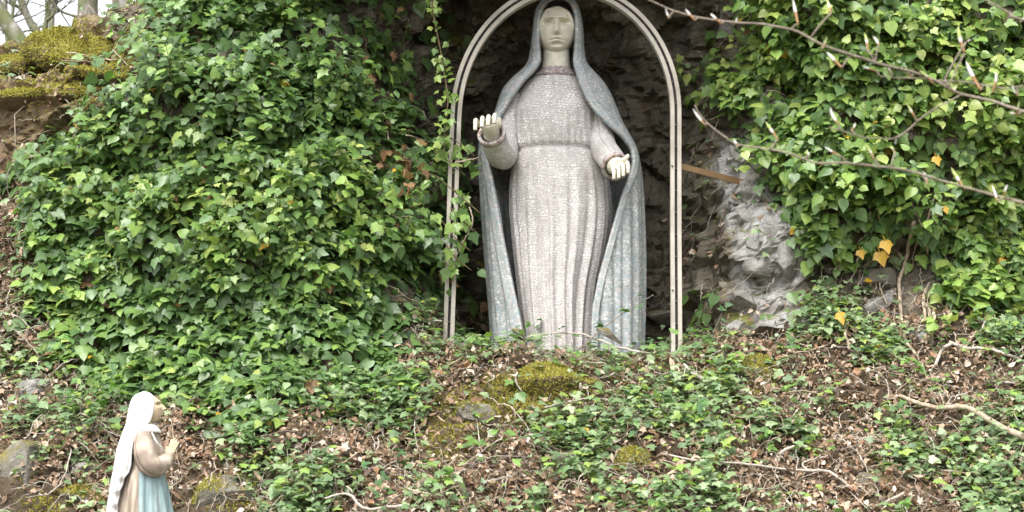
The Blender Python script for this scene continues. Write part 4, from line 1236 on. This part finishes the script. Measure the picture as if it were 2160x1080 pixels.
# ------------------------------------------------------------------ ivy objects: the leaves seen largest are parts, the rest one mass
IV_TH = [
 ('ivy', (-1.3, -.75, -.2), 'thick dark green ivy curtain covering the rock left of the arch', 'ivy'),
 ('ivy', (1.9, -.35, 0), 'bright green ivy hanging over the pale rock right of the niche', 'ivy'),
 ('ivy', (.3, -1.0, -.5), 'small-leaved ivy creeping over the sloping bank', 'ivy'),
 ('ivy_strand', tuple(strand_root), 'single thin ivy strand dangling beside the left of the arch', 'ivy')]
for g, (nm, loc, lb, ct) in enumerate(IV_TH):
    t = thing(nm, loc, lb, ct)
    link('stem', stems[g].mesh('stem', M['stem']), t) if stems[g].V else None
    m_ = ivy.grp == g
    ids = np.where(m_)[0]
    top = ids[np.argsort(-vis_ivy[ids])[:300]]
    top = top[vis_ivy[top] > 0]
    for i in top: ivy.single(i, 'leaf', t)
    rest = m_.copy(); rest[top] = False
    if rest.any():
        f = link('foliage', ivy.stuff_mesh('foliage', rest), t); f['kind'] = 'stuff'

# ------------------------------------------------------------------ fallen leaves
top = np.argsort(-vis_dead)[:300]
names = ['rusty brown', 'brown', 'tan', 'pale tan', 'bleached', 'dark brown', 'reddish', 'whitish dry']
for i in top:
    c = names[int(dead.tint[i])]
    lob = 'lobed' if dead.shape[i] in (0, 1, 5) else 'oval'
    tag(dead.single(i, 'fallen_leaf'), '%s %s dead leaf %s' % (c, lob, where(dead.pos[i])), 'leaf', '%s %s dead leaves on the bank' % (c, lob))
rest = np.ones(len(dead.pos), bool); rest[top] = False
tag(link('leaf_litter', dead.stuff_mesh('leaf_litter', rest)), 'dry brown leaf litter scattered over the bank', 'leaf litter', kind='stuff')

# ------------------------------------------------------------------ moss tufts
mo = Leaves([(np.array([(-.18, 0, 0), (.18, 0, 0), (0, 1, .2), (0, .05, -.18), (0, .1, .2), (.5, .8, 0)], float), np.array([(0, 1, 2), (3, 4, 5)]))], MOSS_T, M['moss'])
mp_, mn_, px, py = sample({'m': 16000, 'r': 500, 'l': 300}, extra=np.clip(fbm(QC * 3.5, 3, 131) * 3 + QN[:, 2] * .8, 0, 1.4))
k = len(mp_)
mo.add(mp_, rn(k), nrm(mn_ + UP * .2 + rn(k) * .5), .008 + .014 * RNG.random(k), 0, RNG.choice(5, k, p=[.3, .3, .2, .12, .08]))
for o in [q for q in S.objects if q.name.startswith('rock') and 'moss' in q.get('label', '')]:
    # tufts on the upper sides of the mossy rocks
    mw = Matrix.LocRotScale(o.location, o.rotation_euler, None)
    pts, nn = [], []
    for f in o.data.polygons:
        n_ = mw.to_3x3() @ f.normal
        c_ = mw @ f.center
        if n_.z + .35 * float(fbm(np.array(c_)[None] * 5, 2, 7)[0]) > (-.55 if o.data.materials[0] == M['mossrock'] else .25):
            for _ in range(int(f.area * 26000 * max(0, .75 + 1.6 * float(fbm(np.array(c_)[None] * 9, 2, 17)[0])) + random.random())):
                vs = [mw @ o.data.vertices[v].co for v in f.vertices]
                a_, b_ = random.random(), random.random()
                q = vs[0].lerp(vs[1], a_).lerp(vs[3 % len(vs)].lerp(vs[2], a_), b_)
                pts.append(tuple(q)); nn.append(tuple(n_))
    if pts:
        k = len(pts); mo.add(np.array(pts), rn(k), nrm(np.array(nn) + UP * .2 + rn(k) * .55), .008 + .012 * RNG.random(k), 0, RNG.choice(5, k, p=[.3, .3, .22, .1, .08]))
mo.done()
tag(link('moss', mo.stuff_mesh('moss', np.ones(len(mo.pos), bool))), 'yellow-green moss tufts growing on the rocks and ledges', 'moss', kind='stuff')

# ------------------------------------------------------------------ dead wood
def on_bank(pxs, lift, n):
    P = []
    for a, b in pxs:
        h, nn = hit(a, b)
        P.append(h + nn * lift + FRONT * lift * .5)
    return spline(P, n)
def stick(name, pxs, r0, r1, mat, label, cat='branch', lift=.03, n=24, Y=None, forks=()):
    P = spline([W(a, b, Y) for a, b in pxs], n) if Y is not None else on_bank(pxs, lift, n)
    P = P + np.stack([fbm(P * 9 + j * 7, 2, j) for j in range(3)], -1) * .014 + RNG.normal(size=P.shape) * .0015
    s = .0015
    so = Soup(); so.add(tube_arrays(P, np.linspace(r0, r1, n) * s, 8))
    for fx in forks:
        Pf = on_bank(fx[0], lift, 10) if Y is None else spline([W(a, b, Y) for a, b in fx[0]], 10)
        so.add(tube_arrays(Pf, np.linspace(fx[1], fx[2], 10) * s, 6))
    me = so.mesh(name, M[mat])
    c = P[0].copy(); recentre(me, c)
    return tag(link(name, me, None, c), label, cat)
stick('fallen_branch', [(1908, 850), (1960, 852), (2030, 880), (2095, 912), (2180, 950), (2300, 985)], 6, 13, 'deadwood', 'thick bare branch lying across the ivy on the right of the bank', lift=.05)
stick('fallen_branch', [(1998, 733), (2040, 750), (2100, 756), (2180, 775), (2280, 800)], 6, 5, 'palewood', 'pale peeled branch jutting above the thick bare branch', lift=.035, forks=(([(2005, 738), (1985, 752), (1968, 780)], 7, 5),))
stick('fallen_branch', [(1390, 745), (1420, 770), (1455, 805), (1495, 832)], 3, 7, 'palewood', 'pale broken branch sloping down from the right foot of the arch', lift=.05)
stick('fallen_branch', [(1110, 712), (1160, 702), (1215, 700), (1265, 715), (1310, 733), (1380, 745)], 2, 4.5, 'palewood', 'pale bowed branch lying across the hem of the mosaic statue', Y=-.46)
stick('fallen_branch', [(1395, 950), (1460, 975), (1540, 992), (1600, 1000), (1680, 1005), (1760, 1022), (1840, 1048), (1900, 1062)], 2.5, 5, 'palewood', 'long thin pale branch low on the right of the bank', lift=.05, forks=(([(1700, 1008), (1710, 985), (1740, 975)], 3, 2),))
stick('fallen_branch', [(690, 1062), (735, 1060), (790, 1070), (860, 1085)], 3, 5, 'palewood', 'white dry branch at the foot of the bank between bramble clumps', lift=.05)
stick('fallen_branch', [(1640, 968), (1670, 955), (1700, 952)], 5, 6, 'palewood', 'short stubby pale branch end in the bank ivy', lift=.04)
stick('fallen_branch', [(1008, 1018), (1040, 1022), (1085, 1010)], 4, 3, 'palewood', 'short bleached stick on the low weathered rock face', lift=.03)
stick('fallen_branch', [(1092, 792), (1090, 808), (1105, 832)], 3.5, 3, 'palewood', 'white hooked stick on the broad mossy boulder', lift=.015)
stick('fallen_branch', [(1220, 810), (1221, 828)], 3.5, 4, 'palewood', 'short white upright splinter on the broad mossy boulder', lift=.015)
stick('fallen_branch', [(1150, 870), (1190, 860), (1250, 850), (1300, 862), (1312, 885)], 3, 4, 'palewood', 'crooked white stick below the broad mossy boulder', lift=.03)
for i, (q, r0, lb) in enumerate([
    ([(1925, 470), (1918, 540), (1898, 600), (1893, 660), (1912, 720), (1940, 765)], 7, 'thick winding ivy root climbing past the tilted slab'),
    ([(2060, 560), (2045, 610), (2010, 640), (2000, 680)], 7, 'bare crooked ivy root to the right of the thick winding root'),
    ([(1958, 620), (1945, 670), (1950, 720)], 6, 'short dark ivy root next to the thick winding root'),
    ([(1880, 690), (1855, 720), (1850, 760)], 6, 'pale ivy root bending off the thick winding root'),
    ([(1790, 745), (1785, 700), (1800, 670)], 5, 'thin upright ivy root by the pale stone'),
    ([(1860, 420), (1850, 480), (1880, 520)], 4, 'thin hanging root under the right ivy'),
    ([(1975, 410), (1960, 470), (1955, 540)], 4, 'thin straight root behind the right ivy')]):
    stick('root', q, r0, r0 * .8, 'deadwood', lb, 'root', lift=.03)
for i in range(26):
    a, b = RNG.uniform(1720, 2090), RNG.uniform(420, 700)
    L = RNG.uniform(60, 150); sk = RNG.normal() * 30
    tag(stick('root', [(a, b), (a + sk * .3 + RNG.normal() * 8, b + L * .35), (a + sk * .7 + RNG.normal() * 10, b + L * .7), (a + sk, b + L)], RNG.uniform(1.5, 3.5), 1.5, ['deadwood', 'brownwood', 'stem'][i % 3], ['thin tan root', 'thin dark root', 'thin olive root'][i % 3] + ' hanging down the rock under the right ivy', 'root', lift=.03), group='thin roots under the right ivy')
# dry vine stems in the left curtain
for i, q in enumerate([[(790, 370), (815, 410), (840, 460), (850, 520)], [(860, 340), (900, 335), (950, 352)], [(840, 250), (850, 290), (835, 330)], [(990, 440), (995, 470), (975, 510), (960, 545)], [(960, 345), (985, 340), (1010, 330)]]):
    stick('vine', q, 3, 2, 'deadwood', ['thick dry vine hanging among withered leaves left of the arch', 'dry vine reaching from the curtain to the left post', 'short dry vine above the withered leaves', 'curly vine inside the left post of the arch', 'thin tendril reaching from the left post to the raised sleeve'][i], 'vine', lift=.12 if i < 3 else .1, Y=-.3 if i >= 3 else None)

tp, tn, px, py = sample({'l': 230, 'g': 175, 'm': 45, 'r': 25, 's': 25, 'i': 14, 'I': 3})
tw = []
for i in range(len(tp)):
    d = RNG.normal(size=3); d = nrm(d - tn[i] * np.dot(d, tn[i]))
    d = nrm(d + np.array((0, 0, -.25)))
    L = .06 + .5 * RNG.random() ** 2.2
    P = [tp[i] + tn[i] * .015]
    bx = nrm(np.cross(d, tn[i])) * RNG.normal() * (.45 if RNG.random() < .45 else .08)
    nseg = 5
    for j in range(nseg):
        d = nrm(d + bx * .5 + RNG.normal(size=3) * .22)
        q = P[-1] + d * L / nseg
        s_, n_ = snap(q)
        q = s_ + n_ * (.015 + .045 * RNG.random() + .02 * math.sin(j))
        P.append(q)
    tw.append((P, .0013 + .0032 * RNG.random() ** 3, L, RNG.choice(4, p=[.44, .3, .16, .1])))
px, py, _ = project(np.array([t[0][2] for t in tw]))
score = np.array([t[1] * t[2] for t in tw]) * ((px > 0) & (px < 2160) & (py > 0) & (py < 1080))
order = np.argsort(-score)
TM = ['palewood', 'deadwood', 'brownwood', 'stem']
TL = ['bleached pale', 'dry tan', 'dark brown', 'olive brown']
rest = [Soup() for _ in TM]
for rank, i in enumerate(order):
    P, r0, L, mt = tw[i]
    Pk = np.array(P); Pk = np.stack([np.interp(np.linspace(0, 5, 11), range(6), Pk[:, j]) for j in range(3)], -1) + RNG.normal(size=(11, 3)) * .004
    va = tube_arrays(Pk, np.linspace(r0, r0 * .45, 11) * (1 + .3 * RNG.normal(size=11).clip(-1, 1)), 5)
    if rank < 300:
        me = mesh_py('twig', *va, M[TM[mt]]); recentre(me, P[0])
        sz = 'long' if L > .22 else 'short'
        tag(link('twig', me, None, P[0]), '%s %s twig %s' % (sz, TL[mt], where(P[2])), 'twig', '%s %s twigs on the bank' % (sz, TL[mt]))
    else: rest[mt].add(va)
for k, s in enumerate(rest):
    if s.V: tag(link('twig_litter', s.mesh('twig_litter', M[TM[k]])), '%s thin twig litter scattered over the bank' % TL[k], 'twig litter', kind='stuff')

# ------------------------------------------------------------------ bramble
brm = Leaves(BRA, BRA_T, M['softleaf'])
bp, bn, px, py = sample({'g': 16, 'l': 4, 'm': 2}, extra=((qpy > 740) & (qpx > 0) & (qpx < 2160)).astype(float))
ok = (px > 20) & (px < 2140)
bp, bn, px, py = bp[ok][:70], bn[ok][:70], px[ok][:70], py[ok][:70]
plants = []
def bramble(path, nset, size, tints, r=.0022):
    """an arching cane with leaflets in threes"""
    Pm = spline(path, 14)
    st_ = tube_arrays(Pm, np.linspace(r, r * .5, 14), 4)
    rec = []
    for j in range(nset):
        t = .25 + .75 * (j + .5) / nset
        c = Pm[int(t * 13)]
        out = nrm(RNG.normal(size=3) * np.array((1, .7, .3)) + FRONT * .3 + UP * .35)
        c2 = c + out * size * .7
        nor = nrm(UP * .8 + FRONT * .3 + RNG.normal(size=3) * .25)
        sd_ = nrm(np.cross(nor, out))
        for dd, sc in ((out, 1.0), (nrm(sd_ + out * .25), .8), (nrm(-sd_ + out * .25), .8)):
            rec.append((c2, nor + RNG.normal(size=3) * .15, dd + np.array((0, 0, -.15)), size * sc * RNG.uniform(.75, 1.1), int(RNG.integers(0, 2)), int(RNG.choice(tints))))
    return st_, rec
def make_bramble(path, nset, size, tints, label, group=None, r=.0022):
    st_, rec = bramble(path, nset, size, tints, r)
    t = thing('bramble', path[0], label, 'bramble', group)
    link('cane', mesh_py('cane', *st_, M['twig']), t)
    k0 = sum(len(q[0]) for q in brm.rec)
    brm.add(np.array([q[0] for q in rec]), np.array([q[1] for q in rec]), np.array([q[2] for q in rec]), np.array([q[3] for q in rec]), np.array([q[4] for q in rec]), np.array([q[5] for q in rec]))
    plants.append((t, k0, k0 + len(rec)))
for i in range(len(bp)):
    h = RNG.uniform(.08, .2)
    side = RNG.normal(size=3) * np.array((.12, .05, .02))
    light = RNG.random() < .6
    make_bramble([bp[i] - bn[i] * .01, bp[i] + bn[i] * h * .5 + UP * h * .4 + side * .5, bp[i] + bn[i] * h * .7 + UP * h * .45 + side + FRONT * .04], int(RNG.integers(3, 6)), RNG.uniform(.032, .052), [0, 1, 2] if light else [0, 3, 4],
                 ('light green bramble shoot ' if light else 'dull green bramble shoot ') + where(bp[i]), 'light green bramble shoots' if light else 'dull green bramble shoots')
make_bramble([W(1185, 768, -.5), W(1235, 725, -.48), W(1290, 678, -.46), W(1340, 645, -.45), W(1378, 622, -.44)], 7, .045, [3, 3, 4, 0], 'arching purple-stemmed bramble cane crossing the lower right cloak', r=.004)
make_bramble([W(1210, 770, -.5), W(1205, 720, -.48), W(1190, 690, -.47)], 3, .045, [3, 0], 'short bramble sprig before the hem of the mosaic statue')
make_bramble([W(1340, 765, -.52), W(1395, 730, -.5), W(1420, 700, -.49)], 4, .045, [0, 1], 'bramble sprig beside the right foot of the arch')
make_bramble([W(1480, 740, -.4), W(1510, 690, -.38), W(1530, 640, -.36)], 5, .035, [3, 4], 'wiry bramble sprig against the pale limestone blocks')
brm.done()
for t, a, b in plants:
    for i in range(a, b): brm.single(i, 'leaf', t)

# ------------------------------------------------------------------ bare trees above the left rock
def bare_tree(px0, py0, px1, py1, Y, r0, label, limbs, seed):
    """trunk seen between two picture points, carried down to the hill and up out of sight"""
    a, b = W(px0, py0, Y), W(px1, py1, Y)
    d = nrm(b - a)
    gz = ground_z(a[0], Y)
    foot = a - d * ((a[2] - gz) / max(d[2], .2)) * .9; foot[1] = Y; foot[2] = ground_z(foot[0], Y) - .1
    topp = b + d * 3.0
    t = thing('bare_tree', foot, label, 'tree')
    P = spline([foot, a, b, b + d * 1.2 + np.array((.1, 0, 0)), topp], 30)
    P = P + np.stack([fbm(P * 1.5 + seed, 2, seed + j) for j in range(3)], -1) * .05 * np.linspace(0, 1, 30)[:, None]
    link('trunk', mesh_py('trunk', *tube_arrays(P, np.linspace(r0 * 1.15, r0 * .45, 30), 14), M['bark']), t)
    rg = np.random.default_rng(seed)
    def limb(pts, r, depth, so):
        Pl = spline(pts, 16)
        Pl = Pl + np.stack([fbm(Pl * 4 + seed, 2, seed + j) for j in range(3)], -1) * .03
        so.add(tube_arrays(Pl, np.linspace(r, r * .3, 16), 6))
        if depth:
            for k in range(5):
                i = int(rg.integers(4, 15))
                dd = nrm(Pl[i] - Pl[i - 1])
                e = nrm(dd + rg.normal(size=3) * .7 + UP * .25)
                L = rg.uniform(.3, .7)
                limb([Pl[i], Pl[i] + e * L * .5 + rg.normal(size=3) * .05, Pl[i] + e * L + rg.normal(size=3) * .1], r * .35, depth - 1, so)
    for q in limbs:
        so = Soup()
        limb([W(x, y, Y) for x, y in q[0]], q[1], 2, so)
        link('limb', so.mesh('limb', M['bark']), t)
    return t
bare_tree(48, 105, -8, 15, 5.0, .075, 'leaning grey tree trunk behind the mossy ledge', [([(28, 62), (25, 30), (26, -20)], .02)], 5)
bare_tree(84, 80, 60, 35, 6.0, .04, 'slim forked bare tree beside the leaning grey trunk', [([(72, 55), (48, 25), (18, -2)], .03), ([(88, 70), (95, 40), (97, -10)], .03), ([(95, 45), (112, 25), (120, -15)], .02)], 6)
bare_tree(188, 90, 187, 0, 5.5, .105, 'upright mossy tree trunk rising above the high rock hump', [([(180, 40), (150, 30), (120, 18)], .018)], 7)
bare_tree(262, 60, 255, -20, 6.5, .1, 'mossy tree trunk half hidden by the top of the left ivy', [], 8)
bare_tree(108, 70, 112, -10, 7.5, .03, 'thin far sapling between the forked tree and the mossy trunk', [([(110, 40), (118, 15), (130, -20)], .015)], 9)
bare_tree(20, 118, 12, 40, 8.0, .03, 'thin far sapling left of the leaning trunk', [([(16, 80), (5, 60), (-15, 50)], .015)], 10)
stick('root', [(140, 118), (165, 120), (200, 124), (250, 130)], 3.5, 2.5, 'deadwood', 'pale root crossing the moss of the high rock hump', 'root', lift=.02)

# ------------------------------------------------------------------ budding tree to the right, nearer the viewer
BY = -4.8
tx = 3.1
tz = ground_z(tx, BY)
bt = thing('budding_tree', (tx, BY, tz - .05), 'budding tree with thin twigs and silvery buds reaching in front of the right ivy', 'tree')
tr = spline([(tx, BY, tz - .05), (tx + .05, BY, tz + 1.2), (tx - .05, BY, tz + 2.6), (tx + .1, BY + .1, tz + 4.2), (tx, BY, tz + 5.5)], 24)
link('trunk', mesh_py('trunk', *tube_arrays(tr, np.linspace(.08, .04, 24), 12), M['twig']), bt)
def bud_mesh(seed, kind):
    rg = np.random.default_rng(seed)
    L = 1.0
    c = rg.uniform(-.25, .25)
    t = np.linspace(0, 1, 13)
    P = np.stack([c * np.sin(t * 2.2), np.zeros(13), t * L], -1)
    rr = np.interp(t, [0, .12, .35, .6, .8, 1], [.035, .045, .06, .075, .058, .006])
    V, F = tube_arrays(P, rr, 8)
    me = mesh_py('bud', V, F, M['budscale'])
    me.materials.append(M['bud']); me.materials.append(M['budgreen'])
    cut = rg.uniform(.25, .55)
    for p_ in me.polygons:
        z = p_.center[2]
        p_.material_index = 0 if z < cut else (2 if (kind == 1 and z > .55) else 1)
    return me
BUDS = [bud_mesh(900 + i, i % 3 == 1) for i in range(6)]
bsc = (BY - CAMY) / FPX
def budding(pxs, r0, r1, buds, join=None):
    P3 = [W(a, b, BY + .06 * math.sin(a * .01)) for a, b in pxs]
    if join is not None: P3.append(np.array(join))
    P = spline(P3, 60)
    P = P + np.stack([fbm(P * 14 + j * 5, 2, j) for j in range(3)], -1) * .004
    rad = np.linspace(r0, r1, 60) * bsc * .6 * (1 + .18 * np.clip(fbm(P * 30, 2, 3), -1, 1))
    V, F = tube_arrays(P, rad, 8)
    br = link('branch', mesh_py('branch', V, F, M['twig']), bt)
    for i, (a, b, c, d, kind) in enumerate(buds):
        e0 = W(a, b, BY); e1 = W(c, d, BY - .01)
        j = int(np.argmin(np.linalg.norm(P - e0, axis=1)))
        e0 = e0 + (P[j] - e0) * np.array((0, 1, 0))
        e1[1] = e0[1] + random.uniform(-.02, .02)
        v = Vector(e1 - e0)
        if np.linalg.norm(P[j] - e0) > 6 * bsc:      # a short spur carries buds that stand off the branch
            link('spur', mesh_py('spur', *tube_arrays(spline([P[j], (P[j] + e0) / 2 + np.array((0, 0, .004)), e0], 6), 1.8 * bsc, 6), M['twig']), br)
        o = link('bud', BUDS[(2 * i + (1 if kind else 0)) % 6], br, e0)
        o.rotation_euler = v.to_track_quat('Z', 'Y').to_euler()
        o.scale = [v.length * random.uniform(.7, 1.0), v.length * random.uniform(.7, 1.0), v.length * random.uniform(.8, 1.0)]
    return P
jz = tz + 2.6
budding([(1342, -14), (1375, 4), (1440, 29), (1530, 46), (1610, 52), (1680, 66), (1740, 96), (1840, 130), (1960, 165), (2025, 197), (2100, 216), (2200, 246), (2600, 330)], 2.5, 6.5,
        [(1415, 25, 1407, -2, 0), (1470, 33, 1447, 3, 0), (1523, 46, 1500, 20, 1), (1551, 47, 1554, 30, 0), (1678, 62, 1668, 5, 0), (1745, 42, 1735, 0, 0), (1727, 117, 1736, 86, 1), (1770, 152, 1740, 112, 0), (1827, 110, 1820, 62, 0), (1850, 100, 1836, 70, 0), (1880, 160, 1874, 138, 0), (1925, 160, 1915, 136, 0), (1975, 170, 1940, 140, 1), (2003, 175, 2003, 150, 0), (2045, 100, 2033, 32, 0), (2046, 78, 2060, 68, 0), (2150, 240, 2130, 235, 0), (2148, 240, 2152, 212, 0)], join=(tx - .03, BY, W(2600, 330, BY)[2]))
budding([(1466, 222), (1478, 243), (1500, 265), (1535, 291), (1562, 306), (1640, 318), (1720, 342), (1800, 346), (1910, 360), (2000, 385), (2100, 412), (2200, 436), (2600, 540)], 1.8, 5.5,
        [(1490, 256, 1464, 216, 0), (1556, 310, 1546, 284, 1), (1638, 300, 1610, 255, 0), (1700, 338, 1692, 322, 0), (1765, 338, 1733, 314, 0), (1842, 340, 1828, 304, 0), (1888, 322, 1880, 300, 1), (1963, 388, 1954, 346, 0), (2045, 390, 2016, 336, 0), (2110, 420, 2100, 380, 0), (2120, 415, 2132, 384, 1)], join=(tx - .04, BY, W(2600, 540, BY)[2]))
budding([(1750, 268), (1765, 273), (1800, 285), (1850, 291), (1897, 288), (1945, 246), (2000, 215), (2030, 198)], 1.8, 3,
        [(1763, 272, 1750, 233, 0), (1790, 285, 1800, 262, 0), (1935, 243, 1918, 208, 0), (1890, 288, 1888, 303, 0)])
budding([(1855, 160), (1900, 166), (1960, 168), (2040, 174), (2120, 186), (2200, 184), (2600, 190)], 1.8, 4,
        [(2010, 172, 2003, 150, 0), (2080, 180, 2052, 115, 0), (2102, 186, 2100, 142, 1), (2150, 200, 2140, 172, 0), (1845, 152, 1815, 140, 0)], join=(tx, BY, W(2600, 190, BY)[2]))
budding([(2062, -12), (2085, 2), (2130, 28), (2180, 48), (2600, 160)], 2.5, 4, [(2155, 45, 2165, 25, 0)], join=(tx, BY, W(2600, 160, BY)[2]))
